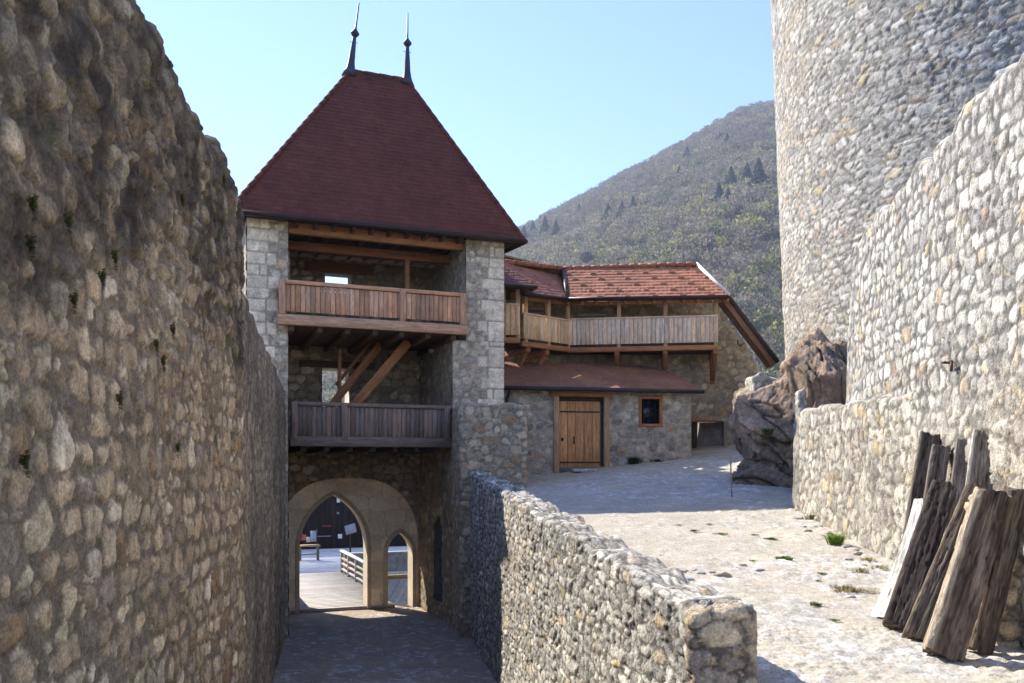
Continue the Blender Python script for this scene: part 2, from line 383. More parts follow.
# ================================================================== CASTLE WALLS IN THE FOREGROUND
BROWNST = [((.60,.48,.32),4), ((.50,.395,.265),4), ((.68,.57,.40),3), ((.36,.30,.235),2), ((.42,.29,.17),.8), ((.74,.65,.50),1.5)]
def hf_left(U, W, P):
    z = P[..., 2]
    h, c = masonry(U, W, 3, .34, .235, .028, (.22, .3), BROWNST, (.255,.215,.16), .28, .3, .28, chink=.4, warm=(1.28, 1.15, .93), jit=.7, jv=.42, p=5, warp=.38)
    tp = sst(.3, 2.4, z); h = h*(1+.5*tp) + .055*tp*fbm(U*4.5, W*4.5, 0, 69, 5) + .012*fbm(U*9, W*9, 0, 68, 4) + .035*fbm(U*.9, W*.9, 0, 61, 3) + .04*sst(2.9, 3.8, z)*fbm(U*3, W*3, 0, 62, 3)
    crust = sst(-.3, .5, .6*(z-1.15)+1.1*fbm(U*.6, W*.9, 4, 63, 4))                   # dark lichen crust on the old upper part
    dirt = np.array([.052, .039, .027])*(1+.35*fbm(U*6, W*6, 0, 64, 3))[..., None]
    k = (crust*(.68+.55*fbm(U*3.5, W*3.5, 7, 65, 4)))[..., None]; k = np.clip(k, 0, .88)
    moss = (sst(.42, .62, fbm(U*2.2, W*2.2, 2, 66, 4))*sst(.015, -.01, h-.03)*.5)[..., None]
    c = c*(1-k)+dirt*k
    return h, c*(1-moss)+np.array([.07, .085, .03])*moss
nl = unit(V(1, .137, 0))
ztl = lambda x: 3.80+.07*math.sin(x*2.3)+.05*math.sin(x*5.1+1)
A = (-2.03-.137*1.5, 1.5); B = (-2.03-.137*11.7, 11.7)
obj('castle_wall', wall_solid(A, B, 1.3, ztl, lambda x: -4.4, hf_left, .022, nl, .22, .28), STONE, smooth=True,
    label='tall shaded rubble wall with dark weathered top along the left edge', cat='wall')
def hf_left2(U, W, P):
    h, c = masonry(U, W, 5, .26, .18, .035, (.16, .3), BROWNST, (.22,.205,.18), .2, .2, .3, jit=.75, jv=.5, warp=.45)
    k = np.clip(.45+.5*fbm(U*1.3, W*.9, 4, 67, 4), 0, .75)[..., None]
    return h+.03*fbm(U*1.2, W*1.2, 0, 68, 3), c*(1-k)+np.array([.13, .11, .085])*k
obj('castle_wall', wall_solid((-3.70, 11.75), (-5.86, 22.2), .9, lambda x: 2.5-.045*x+.06*math.sin(x*4), lambda x: -4.7, hf_left2, .045, V(1, .2, 0), .1, .12), STONE, smooth=True,
    label='lower dark rubble wall leading down to the gate tower on the left', cat='wall')
PALE = [((.52,.495,.445),5), ((.45,.43,.39),4), ((.60,.575,.52),4), ((.52,.44,.33),1.2), ((.37,.36,.34),2), ((.52,.43,.28),.5), ((.42,.32,.25),.35)]
def hf_right(U, W, P):
    h, c = masonry(U, W, 8, .235, .185, .024, (.19, .3), PALE, (.165,.16,.15), .2, .2, .1, chink=.35, warm=(1.02, 1, .95), jit=.7, jv=.42, p=5, warp=.4)
    lo = sst(1.1, .2, P[..., 2]+.5*fbm(U*.8, W*.8, 0, 70, 3))[..., None]                # patched, more weathered masonry low down
    h2, c2 = masonry(U, W, 9, .32, .22, .034, (.2, .3), PALE, (.20,.185,.165), .26, .3, .3, jit=.9, jv=.7, p=2.2, warp=.6)
    st = np.clip(sst(.35, .7, fbm(U*.9, W*.7, 5, 71, 4))*.5, 0, 1)[..., None]*lo
    c = c*(1-lo)+c2*lo; c = c*(1-st)+np.array([.17, .155, .135])*st
    return h*(1-lo[..., 0])+h2*lo[..., 0]+.025*fbm(U*1.1, W*1.1, 0, 72, 3), c
RX = lambda Y: 4.5+.17*(Y-7.5)
rw = thing('castle_wall', (RX(10), 10, -1.4), 'tall sunlit pale stone wall along the right side behind the old beams', 'wall')
obj('masonry', wall_solid((RX(4.4), 4.4), (RX(14.9), 14.9), 1.1, lambda x: 3.80+.05*math.sin(x*3.1)+.04*math.sin(x*7)-(2.9+.5*math.sin(x*23))*max(0, (x-9.75)/.8)**2.2, lambda x: -2.0, hf_right, .025, V(-1, .17, 0), .15, .12), STONE, rw, smooth=True)
br = M(); p = V(RX(9.35)-.02, 9.35, 1.17)
br.bar(p, p+V(-.10, .01, .0), .02, .03, (.10, .055, .035)); br.bar(p+V(-.06, -.09, .0), p+V(-.065, -.09, -.11), .022, .022, (.10, .055, .035)); br.bar(p+V(-.06, -.10, .0), p+V(-.06, .12, .012), .022, .022, (.10, .055, .035))
obj('iron_bracket', br, METAL, rw)
def hf_ledge(U, W, P):
    h, c = masonry(U, W, 12, .24, .2, .028, (.18, .3), PALE, (.19,.18,.165), .24, .2, .3, jit=.8, jv=.6, p=2.4, warp=.5)
    st = np.clip(sst(.1, .6, fbm(U*.8+2, W*.7, 5, 73, 4))*.75, 0, 1)*sst(.6, -.2, P[..., 2]); st = st[..., None]
    return h+.05*fbm(U*1.3, W*1.3, 0, 74, 3), c*(1-st)+np.array([.16, .145, .12])*st
obj('wall_footing', wall_solid((RX(10.6)+.02, 10.6), (5.50, 16.9), .7, lambda x: .95+.03*x+.03*math.sin(x*5)-.5*max(0, (x-5.6)/.6)**2, lambda x: -1.9, hf_ledge, .028, V(-1, .1, 0), .15, .06), STONE, smooth=True,
    label='low projecting masonry footing in front of the right wall, beside the rock', cat='wall footing')
def hf_but(U, W, P):
    return masonry(U, W, 14, .24, .15, .05, (.05, .3), BROWNST, (.2,.19,.17), .2, .1, .1, jit=.7, jv=.5)
obj('stone_buttress', wall_solid((4.34, 7.62), (5.0, 7.72), .5, lambda x: -.25, lambda x: -1.9, hf_but, .02, V(0, -1, 0), .1, .08, .04, ('front', 'end', 'start')), STONE, smooth=True,
    label='short dark stone buttress at the right edge behind the leaning beams', cat='buttress')
# dividing parapet
def hf_par(U, W, P):
    h, c = masonry(U, W, 21, .25, .135, .026, (.15, .25), PALE, (.17,.16,.14), .34, .25, .2, chink=.5, warm=(1.01, 1, .95), jit=.9, jv=.55, p=6, warp=.5)
    h2, c2 = masonry(P[..., 0]+.3*P[..., 1], P[..., 2], 22, .34, .19, .05, (.10, .3), BROWNST, (.15,.13,.105), .3, .3, .1, jit=.8, jv=.5, p=5, warp=.4)
    en = sst(6.62, 6.50, P[..., 1]); h = h*(1-en)+h2*en; c = c*(1-en[..., None])+c2*en[..., None]
    h = h+.04*fbm(U*1.4, W*1.4, 0, 75, 3)+.012*fbm(U*5, W*5, 0, 79, 2)-.022*np.abs(fbm(U*9, W*9, 0, 80, 4))+.010*fbm(U*22, W*22, 0, 84, 2)
    och = np.clip(sst(.1, .6, fbm(U*.8, W*.7, 5, 76, 4))*.35, 0, 1)[..., None]
    lich = np.clip(sst(.25, .6, fbm(U*2.1, W*2.1, 9, 77, 4))*.55, 0, 1)[..., None]
    c = c*(1-och)+np.array([.42, .35, .24])*och
    return h, c*(1-lich)+np.array([.17, .165, .15])*lich
pd = unit(V(-.155, 1, 0))
zpar = lambda x: -1.07+.0645*min(x, 11.5)+.055*max(0, x-11.5)+.03*math.sin(x*3.7)+.025*math.sin(x*9)
obj('parapet_wall', wall_solid((PX(6.45), 6.45), (PX(22.1), 22.1), .50, zpar, lambda x: -1.9-.24*min(max(x-.5, 0), 9.8), hf_par, .019, V(-1, -.155, 0), .07, .06, .05, ('front', 'start')), STONE, smooth=True,
    label='rough low stone parapet dividing the sunken passage from the courtyard', cat='wall')
def hf_stub(U, W, P):
    return masonry(U, W, 23, .27, .2, .03, (.2, .28), [((.46,.38,.27),4), ((.35,.295,.22),3), ((.54,.455,.33),3), ((.40,.27,.16),1)], (.225,.205,.175), .2, .1, .12, jit=.7, jv=.5, warp=.35)
d_st = unit(V(1, .17, 0))
obj('stub_wall', wall_solid(V(-1.33, 22, 0), V(-1.33, 22, 0)+d_st*1.74, 2.1, lambda x: 1.70+.03*math.sin(x*6), lambda x: -4.7, hf_stub, .035, V(.17, -1, 0), .06, .06, .05, ('front', 'start')), STONEF, smooth=True,
    label='square stone wall stub between the gate tower and the parapet', cat='wall')
# round tower
def round_tower():
    t = thing('round_tower', (16.15, 23.24, -1), 'huge sunlit round stone keep rising out of the frame on the right', 'tower')
    KX, KY, r0 = 16.15, 23.24, 8.4; a0, a1 = R(98), R(250); na = samp(r0*(a1-a0), .036); zs = np.linspace(-1, 15, samp(16, .036))
    Ag, Zg = np.meshgrid(np.linspace(a0, a1, na), zs, indexing='ij')
    lean = .04*(Zg-3)-.07
    P = np.stack([KX+r0*np.cos(Ag)-lean, KY+r0*np.sin(Ag), Zg], 2)
    U = Ag*r0
    h, c = masonry(U, Zg, 41, .34, .16, .026, (.18, .3), PALE, (.23,.215,.19), .24, .3, .2, warm=(1.03, 1, .94), jit=.9, jv=.65, p=2.2, warp=.6)
    och = np.clip(sst(.2, .6, fbm(U*.7, Zg*.7, 5, 81, 4))*.35, 0, 1)[..., None]; c = c*(1-och)+np.array([.45, .37, .25])*och
    n = np.stack([np.cos(Ag), np.sin(Ag), 0*Ag], 2); P = P+n*(h+.03*fbm(U, Zg, 0, 82, 3))[..., None]
    obj('masonry', M().add(P.reshape(-1, 3), grid_faces(na, len(zs)), c.reshape(-1, 3)), STONE, t, smooth=True)
    core = M(); ring = [(KX+7.8*math.cos(a), KY+7.8*math.sin(a)) for a in np.linspace(0, 2*math.pi, 64, endpoint=False)]
    core.prism([V(x, y, -1) for x, y in ring], V(-.65, 0, 16), (.40, .38, .34)); obj('core', core, STONE, t)
    m = M(); ah = R(197.3-90+360)  # silhouette side
    a = R(106.8); p0 = V(KX+8.43*math.cos(a), KY+8.43*math.sin(a), 0)
    m.bar(p0+V(-.41, 0, 10.6), p0+V(-.62, 0, 15), .16, .1, (.16, .08, .05)); obj('timber_strip', m, WOOD, t)
round_tower()
# ================================================================== ROCK OUTCROP
def rock_lump(m, c, r, seed, n=130, axis=None, dark=0.):
    th, ph = np.meshgrid(np.linspace(0, 2*math.pi, 2*n, endpoint=False), np.linspace(.015, math.pi-.015, n), indexing='ij')
    d = np.stack([np.sin(ph)*np.cos(th), np.sin(ph)*np.sin(th), np.cos(ph)], 2)
    g = np.random.default_rng(seed); k = np.full(th.shape, 2.)
    for q in range(26):                                             # a body cut by many cleavage planes
        nn = unit(g.normal(size=3)); hh = g.uniform(.72, 1.02); dt = d@nn
        k = np.where(dt > .2, np.minimum(k, hh/np.maximum(dt, .2)), k)
    k = np.minimum(k, 1.25)
    P = d*k[..., None]
    w = P@unit(V(.5, .2, .85)) if axis is None else P@unit(axis)
    st = np.abs(fbm(w*4+seed, P[..., 0]*.7, P[..., 1]*.7, seed+2, 3)); cr = sst(.10, .0, st)
    x, y, z = P[..., 0], P[..., 1], P[..., 2]
    stp = np.floor(w*5+.8*fbm(x*2, y*2, z*2, seed+7, 2)); ofs = (hsh(stp, 0, 0, seed)-.5)*.10
    k2 = 1+ofs+.10*fbm(x*2, y*2, z*2, seed+1, 4)-.10*cr+.045*fbm(x*7, y*7, z*7, seed+5, 4)+.02*fbm(x*22, y*22, z*22, seed+6, 3)
    Q = np.asarray(c)+P*k2[..., None]*np.asarray(r)
    b = fbm(x*2.5, y*2.5, z*2.5, seed+3, 4)
    c0 = np.array([.31, .22, .145])*(1+.5*b)[..., None]; gg_ = sst(-.1, .35, fbm(x*3, y*3, z*3, seed+4, 4))[..., None]
    c0 = c0*(1-gg_*.75)+np.array([.17, .14, .11])*gg_*.75; c0 = c0*(1-.55*cr)[..., None]*(1-dark)
    m.add(Q.reshape(-1, 3), grid_faces(2*n, n, True)[:, ::-1], c0.reshape(-1, 3)); return m
rk = thing('rock_outcrop', (6, 19, -.6), 'jagged brown bedrock outcrop with shaded foot below the round keep', 'rock')
obj('rock_mass', rock_lump(M(), (6.35, 20.3, 1.05), (1.25, 1.3, 1.45), 4, axis=V(.7, .2, .7)), ROCKM, rk, smooth=True)
obj('rock_mass', rock_lump(M(), (6.45, 20.45, -.35), (1.25, 1.25, 1.15), 6), ROCKM, rk, smooth=True)
obj('rock_mass', rock_lump(M(), (6.85, 18.9, 1.55), (.66, 1.0, 1.5), 8, axis=V(.8, 0, .5), dark=.2), ROCKM, rk, smooth=True)
obj('rock_mass', rock_lump(M(), (6.65, 18.1, .2), (.72, .8, 1.15), 15, dark=.15), ROCKM, rk, smooth=True)
hfm = lambda U, W, P: (lambda hc: (hc[0]+.015*fbm(U*3, W*3, 0, 45, 3), hc[1]))(masonry(U, W, 44, .22, .17, .03, (.16, .28), PALE, (.27,.26,.24), .2, .2, .2))
obj('rock_mass', rock_lump(M(), (7.35, 20.3, 1.9), (.9, 1.2, 1.25), 23, axis=V(.7, .1, .7)), ROCKM, rk, smooth=True)
obj('masonry_fill', wall_solid((5.66, 20.1), (6.25, 20.1), .8, lambda x: 2.2+.06*math.sin(x*9), lambda x: 1.2, hfm, .03, V(0, -1, 0), .06, .05, .05), STONE, rk, smooth=True)
obj('masonry_fill', wall_solid((6.12, 18.35), (6.5, 18.3), .5, lambda x: 1.7+.06*math.sin(x*11), lambda x: .3, hfm, .03, V(0, -1, 0), .06, .05, .05), STONE, rk, smooth=True)
# ================================================================== GATE TOWER
TO = V(-6.78, 22, 0); er = unit(V(.935, .355, 0)); eb = V(-er[1], er[0], 0); ez = V(0, 0, 1)
def T(s, t, z): return TO+er*s+eb*t+ez*z
def tpx(px, py, t):
    """where the sight line of a pixel meets the plane t of the tower: (s, z)"""
    q = TO+eb*t; d = V((px-CX)/F, 1, 0); A_ = np.array([[er[0], -d[0]], [er[1], -d[1]]]); s, k = np.linalg.solve(A_, -q[:2]); return s, (HY-py)/F*k
gt = thing('gate_tower', T(3.5, 2, -4.3), 'gate tower with steep dark red hipped roof, timber balconies and pointed gateway', 'tower')
TZ = 6.45
RUB = [((.38,.30,.20),4), ((.29,.235,.165),4), ((.46,.375,.26),3), ((.36,.245,.14),1), ((.24,.205,.16),2)]
RUBL = [((.52,.44,.33),4), ((.43,.375,.30),3), ((.60,.52,.40),3), ((.47,.35,.24),.8)]
def hf_quoin(flip, w, seed):
    def f(U, W):
        h, c = masonry(U, W, seed, .28, .2, .022, (.22, .26), RUBL, (.30,.275,.235), .2, .2, .15)
        x = (w-U) if flip else U
        row = np.floor(W/.30); ed = .52+.22*(row % 2)+.14*(hsh(row, 0, 0, seed)-.5)
        q = x < ed; fr = W/.30-row; ucell = np.floor(x/ed*1.6+hsh(row, 3, 0, seed)*.0)
        jn = np.minimum(np.minimum(fr, 1-fr)*.30, np.abs(x-ed)); jn = np.minimum(jn, np.abs(x-ed/1.6))
        a = np.array([.80, .66, .47])*(.9+.2*hsh(row, ucell, 1, seed))[..., None]*(1+.1*fbm(U*4, W*4, 0, seed+9, 3))[..., None]
        j = sst(.006, .02, jn)[..., None]; a = a*j+np.array([.33, .29, .23])*(1-j)
        return np.where(q, .025*j[..., 0]+.004*fbm(U*9, W*9, 0, seed, 2), h), np.where(q[..., None], a, c)
    return f
hf_rub = lambda seed, pal=RUB, mo=(.23,.205,.17): (lambda U, W: masonry(U, W, seed, .32, .23, .035, (.16, .28), pal, mo, .24, .15, .15, jit=.7, jv=.5, warp=.35))
zb = -4.6; LW, RI, RI2, TW, TD = 1.02, 5.87, 5.48, 7.0, 6.2
m = M()
skin(m, T(0, 0, zb), er, ez, hf_quoin(False, LW, 101), .04, LW, TZ-zb)
skin(m, T(LW, 0, zb), eb, ez, hf_rub(102), .05, TD, TZ-zb)
skin(m, T(0, TD, zb), -eb, ez, hf_rub(103, RUBL), .06, TD, TZ-zb)
prism_core(m, [T(.02, .02, 0), T(LW-.02, .02, 0), T(LW-.02, TD, 0), T(.02, TD, 0)], zb, TZ+.2, (.35, .32, .27))
obj('pier', m, STONEF, gt, smooth=True)
m = M(); zs = 3.62
hole_n = [(.02, -4.2)]
skin(m, T(RI2, 0, zb), er, ez, hf_quoin(True, TW-RI2, 105), .04, TW-RI2, zs-zb)
skin(m, T(RI, 0, zs), er, ez, hf_quoin(True, TW-RI, 106), .04, TW-RI, TZ-zs)
# inner faces look back towards the left (-er): eu = -eb
nich = [(2.6, .75), (2.6, 2.9), (2.2, 3.3), (1.75, 2.9), (1.75, .75)]              # niche in the passage wall (u from the back, v up)
slit = [(1.45, 5.35), (1.45, 6.0), (1.33, 6.35), (1.2, 6.0), (1.2, 5.35)]
skin(m, T(RI2, 3.6, zb), -eb, ez, hf_rub(107), .05, holes=[nich, slit], outer=[(0, 0), (3.6, 0), (3.6, zs-zb), (0, zs-zb)])
skin(m, T(RI, 3.6, zs), -eb, ez, hf_rub(108, RUBL, (.3,.28,.25)), .05, 3.6, TZ-zs)
skin(m, T(TW, 0, zb), eb, ez, hf_quoin(False, 9, 109), .06, TD, TZ-zb)
for hl in (nich, slit):                                                             # recess behind each opening
    pts = [T(RI2, 3.6-u, zb+v) for u, v in hl]
    back = [p_+er*.5 for p_ in pts]
    n_ = len(pts); m.add(np.array(pts+back), [np.array([(i, (i+1) % n_, (i+1) % n_+n_, i+n_) for i in range(n_)]), np.array([list(range(n_, 2*n_))])], (.16, .14, .11))
prism_core(m, [T(RI2+.52, .02, 0), T(TW-.02, .02, 0), T(TW-.02, TD, 0), T(RI2+.52, TD, 0)], zb, TZ+.2, (.35, .32, .27))
m.prism([T(RI2+.01, .015, zs), T(RI+.1, .015, zs), T(RI+.1, 3.6, zs), T(RI2+.01, 3.6, zs)], V(0, 0, -.1), (.35, .32, .27))
obj('pier', m, STONEF, gt, smooth=True)
# back wall with the gateway
TB = 3.6
def gothic(s0, s1, zbot, zspr, zap, n=12):
    """pointed arch outline, two circular arcs"""
    c = (s0+s1)/2; hw = c-s0; H = zap-zspr; r = (hw*hw+H*H)/(2*hw)
    pts = [(s0, zbot), (s0, zspr)]
    a_ = math.asin(min(1, H/r))
    for k in range(1, n+1):
        a = a_*k/n; pts.append((s0+r-r*math.cos(a), zspr+r*math.sin(a)))
    for k in range(n-1, -1, -1):
        a = a_*k/n; pts.append((s1-r+r*math.cos(a), zspr+r*math.sin(a)))
    return pts+[(s1, zbot)]
def wpx(x0, y0, x1, y1, t):
    a = tpx(x0, y1, t); b = tpx(x1, y0, t); a2 = tpx(x0, y0, t); return [(a[0], a[1]), (a[0], b[1]), (b[0], b[1]), (b[0], a[1])]
big = gothic(tpx(300, 600, TB)[0], tpx(368, 600, TB)[0], zb, tpx(334, 549, TB)[1], tpx(334, 495, TB)[1])
sml = gothic(tpx(388.5, 600, TB)[0], tpx(413.5, 600, TB)[0], zb, tpx(400, 554, TB)[1], tpx(400, 533, TB)[1], 8)
w_up = wpx(325, 273, 352, 292, TB); w_lo = wpx(322, 369, 349, 408, TB)
s0r, s1r = 1.05, 5.45; zrs = tpx(300, 545, TB)[1]; zra = tpx(345, 478, TB)[1]
def relief_top(s):
    x = np.clip((s-(s0r+s1r)/2)/((s1r-s0r)/2), -1, 1); return zrs+(zra-zrs)*np.sqrt(np.maximum(0, 1-np.abs(x)**2.8))
def hf_back(U, W):
    h, c = masonry(U, W, 121, .36, .25, .04, (.15, .28), RUB, (.19,.155,.115), .24, .15, .15, jit=.7, jv=.5)
    return h, c*(1-.0)
def hf_zone(U, W):
    e, i, r, lx, ly = stones(U, W, .75, .42, 131, jit=.3, jv=.05, p=6, warp=.04)
    a = np.array([.86, .66, .41])*(.86+.28*hsh(i, r, 1, 5))[..., None]*(1+.12*fbm(U*1.2, W*1.2, 0, 132, 4))[..., None]
    a = a*(.72+.28*sst(.0, .05, e))[..., None]
    return .004*fbm(U*8, W*8, 0, 133, 2), a
zone = [(s0r, zb)]+[(x, float(relief_top(np.array(x)))) for x in s0r+(s1r-s0r)*(.5-.5*np.cos(np.linspace(0, math.pi, 41)))]+[(s1r, zb)]
sh = lambda poly: [(a-.9, b-zb) for a, b in poly]
m = M()
skin(m, T(.9, TB, zb), er, ez, hf_back, .04, outer=[(0, 0), (5.1, 0), (5.1, TZ-zb), (0, TZ-zb)], holes=[sh(zone), sh(w_up), sh(w_lo)])
mz = M(); skin(mz, T(.9, TB+.16, zb), er, ez, hf_zone, .035, outer=sh(zone), holes=[sh(big), sh(sml)])
nz = len(zone); mz.add(np.array([T(a, TB-.03, b) for a, b in zone]+[T(a, TB+.18, b) for a, b in zone]), np.array([(i, i+1, nz+i+1, nz+i) for i in range(nz-1)]), (.60, .45, .28))
obj('gateway_surround', mz, PLAST, gt)
bk = lambda U, W: (U*0, np.broadcast_to(np.array([.38, .33, .26]), U.shape+(3,)))
mir = lambda poly: [(5.1-(a-.9), b-zb) for a, b in poly]
skin(m, T(6.0, TB+.75, zb), -er, ez, bk, .06, outer=[(0, 0), (5.1, 0), (5.1, TZ-zb), (0, TZ-zb)], holes=[mir(big), mir(sml), mir(w_up), mir(w_lo)])
obj('rear_wall', m, STONEF, gt, smooth=True)
def reveal(poly, t0, t1, col, name, closed=False):
    m = M(); n = len(poly); pts = [T(a, t0, b) for a, b in poly]+[T(a, (t0+t1)/2, b) for a, b in poly]+[T(a, t1, b) for a, b in poly]
    k = n if closed else n-1
    m.add(np.array(pts), np.array([(j*n+i, j*n+(i+1) % n, (j+1)*n+(i+1) % n, (j+1)*n+i) for j in (0, 1) for i in range(k)]), col)
    obj(name, m, PLAST, gt)
reveal(big, TB+.10, TB+.76, (.64, .53, .37), 'gateway_reveal'); reveal(sml, TB+.10, TB+.76, (.64, .53, .37), 'gateway_reveal')
reveal(w_up, TB-.02, TB+.76, (.36, .30, .22), 'window_reveal', True); reveal(w_lo, TB-.02, TB+.76, (.45, .40, .32), 'window_reveal', True)
# arch moulding round both gateways
for poly in (big, sml):
    m = M(); n = len(poly); cx_ = np.mean([a for a, b in poly])
    ins = []
    for i, (a, b) in enumerate(poly):
        p0 = np.array(poly[max(i-1, 0)]); p1 = np.array(poly[min(i+1, n-1)]); d = unit(p1-p0); nn = V(-d[1], d[0]); ins.append((a+nn[0]*.13, b+nn[1]*.13))
    A4 = [T(a, TB+.145, b) for a, b in poly]+[T(a, TB+.145, b) for a, b in ins]+[T(a, TB+.16, b) for a, b in poly]+[T(a, TB+.16, b) for a, b in ins]
    q = [(i, i+1, n+i+1, n+i) for i in range(n-1)]+[(n+i, n+i+1, 3*n+i+1, 3*n+i) for i in range(n-1)]
    m.add(np.array(A4), np.array(q), (.66, .49, .29)); obj('arch_moulding', m, PLAST, gt)
# back facade + rear pier block so the tower is a closed body
m = M(); m.prism([T(.9, TD-.3, -.2), T(6.0, TD-.3, -.2), T(6.0, TD, -.2), T(.9, TD, -.2)], V(0, 0, 2.2), (.36, .33, .28))
obj('rear_parapet', m, STONEF, gt)
# --- balconies
def balcony(t, s0, s1, zt, zbt, zf, base, dark, posts, deck_t, bw=.125):
    b = M(); b.box(T((s0+s1)/2, t+deck_t/2, zf-.0), er*(s1-s0)/2, eb*deck_t/2, ez*.05, dark)
    b.bar(T(s0-.05, t-.02, zf+.05), T(s1+.05, t-.02, zf+.05), .14, .26, wc(base, .05))
    for k in range(7):
        s_ = s0+.3+(s1-s0-.6)*k/6; b.bar(T(s_, t+.1, zf-.13), T(s_, t+deck_t, zf-.13), .14, .16, wc(dark, .1))
    o = obj('balcony', b, WOOD, gt, bevel=.008)
    r_ = M(); r_.bar(T(s0-.03, t-.0, zt-.05), T(s1+.03, t-.0, zt-.05), .15, .10, wc(base, .06)); r_.bar(T(s0, t+.02, zt-.16), T(s1, t+.02, zt-.16), .06, .07, wc(dark, .05))
    r_.bar(T(s0, t+.02, zbt+.10), T(s1, t+.02, zbt+.10), .06, .06, wc(dark, .05)); obj('rail', r_, WOOD, o, bevel=.008)
    bd = M(); n = int((s1-s0)/bw)
    for k in range(n):
        s_ = s0+(k+.5)*(s1-s0)/n; bd.box(T(s_, t-.018, (zt-.12+zbt+.03)/2), ez*((zt-.12-zbt-.03)/2), er*((s1-s0)/n/2-.006), eb*.012, wc(base, .34, .12))
    obj('cladding', bd, WOOD, o, bevel=.003)
    for s_ in posts:
        p_ = M(); p_.bar(T(s_, t-.035, zbt-.05), T(s_, t-.035, zt-.02), .15, .15, wc(base, .1), up=er); obj('post', p_, WOOD, o, bevel=.008)
    return o
s0, z0 = tpx(280, 279.5, -.3); s1, _ = tpx(465, 292, -.3); _, z1 = tpx(280, 312, -.3); _, z2 = tpx(280, 318, -.3)
balcony(-.3, s0, s1, z0, z1, z2-.08, (.58, .315, .18), (.13, .07, .04), [s0+.05, tpx(402, 300, -.3)[0], s1-.08], 3.85)
s0, z0 = tpx(292, 401.5, .02); s1, _ = tpx(450, 405, .02); _, z1 = tpx(292, 437, .02); _, z2 = tpx(292, 443, .02)
balcony(.02, s0, s1, z0, z1, z2, (.25, .175, .125), (.075, .06, .05), [s0+.06, tpx(344, 420, .02)[0], s1-.1], 3.5)
# beams under the roof, post, stair
m = M(); a = tpx(288, 228, .25); b = tpx(455, 244, .25)
m.bar(T(LW-.3, .25, a[1]), T(RI+.3, .25, a[1]-.02), .2, .28, wc(PINE, .05)); obj('eave_beam', m, WOOD, gt, bevel=.01)
m = M(); m.bar(T(LW-.2, 1.5, a[1]-.14), T(RI+.2, 1.5, a[1]-.14), .2, .24, wc(REDW, .05)); obj('eave_beam', m, WOOD, gt, bevel=.01)
m = M()
for k in range(10):
    s_ = LW+.2+k*(RI-LW-.4)/9; m.bar(T(s_, -.25, TZ-.05), T(s_, 3.6, TZ+.1), .1, .14, wc(DARKW))
m.box(T(3.4, 1.7, TZ+.16), er*2.6, eb*2.0, ez*.02, DARKW); obj('rafter_ceiling', m, WOOD, gt)
sp, zp1 = tpx(407, 242, 1.5); m = M(); m.bar(T(sp, 1.5, 3.7), T(sp, 1.5, a[1]-.2), .13, .13, PINE, up=er); obj('timber_post', m, WOOD, gt, bevel=.01)
sa, za = tpx(305, 268, TB-.1); sb, zb2 = tpx(372, 271, TB-.1); m = M(); m.box(T((sa+sb)/2, TB-.02, (w_up[1][1])+.10), er*(sb-sa)/2, eb*.12, ez*.14, wc(REDW)); obj('lintel', m, WOOD, gt, bevel=.01)
sa, za = tpx(300, 345, TB-.1); sb, zb2 = tpx(375, 345, TB-.1); m = M(); m.box(T((sa+sb)/2, TB-.02, (w_lo[1][1])+.11), er*(sb-sa)/2, eb*.12, ez*.10, wc(DARKW)); obj('lintel', m, WOOD, gt, bevel=.01)
st = M(); zdeck = tpx(292, 443, .02)[1]
def run(pa, pb, t): a = tpx(*pa, t); b = tpx(*pb, t); return T(a[0], t, a[1]), T(b[0], t, b[1])
g = run((352, 408), (408, 342), 1.3); st.bar(g[0]-(g[1]-g[0])*.1, g[1], .09, .26, wc(PINE, .05)); g1 = g
stp = obj('stair', st, WOOD, gt, bevel=.008)
m = M(); g = run((331, 406), (386, 338), 2.2); m.bar(g[0]-(g[1]-g[0])*.1, g[1], .09, .22, wc(PINE, .05)); obj('stringer', m, WOOD, stp, bevel=.008); g2 = g
for k in range(9):
    f_ = (k+.5)/9; p0 = g1[0]+(g1[1]-g1[0])*f_; p1 = p0+eb*.9; m = M(); m.box((p0+p1)/2, eb*.45, er*.13, ez*.02, wc(PINE)); obj('tread', m, WOOD, stp)
m = M(); g = run((336, 385), (373, 339), 2.3); m.bar(g[0], g[1], .06, .09, wc(REDW, .05)); obj('handrail', m, WOOD, stp)
m = M(); sp, _ = tpx(339.5, 370, 2.3); m.bar(T(sp, 2.3, zdeck), T(sp, 2.3, 3.5), .1, .1, PINE, up=er); obj('timber_post', m, WOOD, gt, bevel=.008)
for (px_, py_, s_in) in ((443, 250, RI), (434, 351, RI2)):                           # small floodlights on the inner wall
    k_ = (CX-px_)/F; # on plane s = s_in
    t_ = 0.; A_ = np.array([[eb[0], k_], [eb[1], -1]]); q = TO+er*s_in; t_, y_ = np.linalg.solve(A_, -q[:2]); z_ = (HY-py_)/F*y_
    m = M(); m.box(T(s_in-.09, t_, z_), er*.06, eb*.10, ez*.05, (.6, .6, .58)); fo = obj('floodlight', m, PAINT, gt, bevel=.006)
    m = M(); m.bar(T(s_in-.05, t_, z_+.02), T(s_in+.05, t_, z_+.05), .03, .03, (.2, .2, .2)); obj('mounting_arm', m, METAL, fo)
# pale edge plate beside the upper balcony
m = M(); q = tpx(285, 277, .3); m.prism([T(1.06, .3, q[1]-.05), T(1.12, .9, q[1]-.05), T(1.06, .3, q[1]+.7)], er*.03, (.55, .5, .42)); obj('board', m, WOOD, gt)
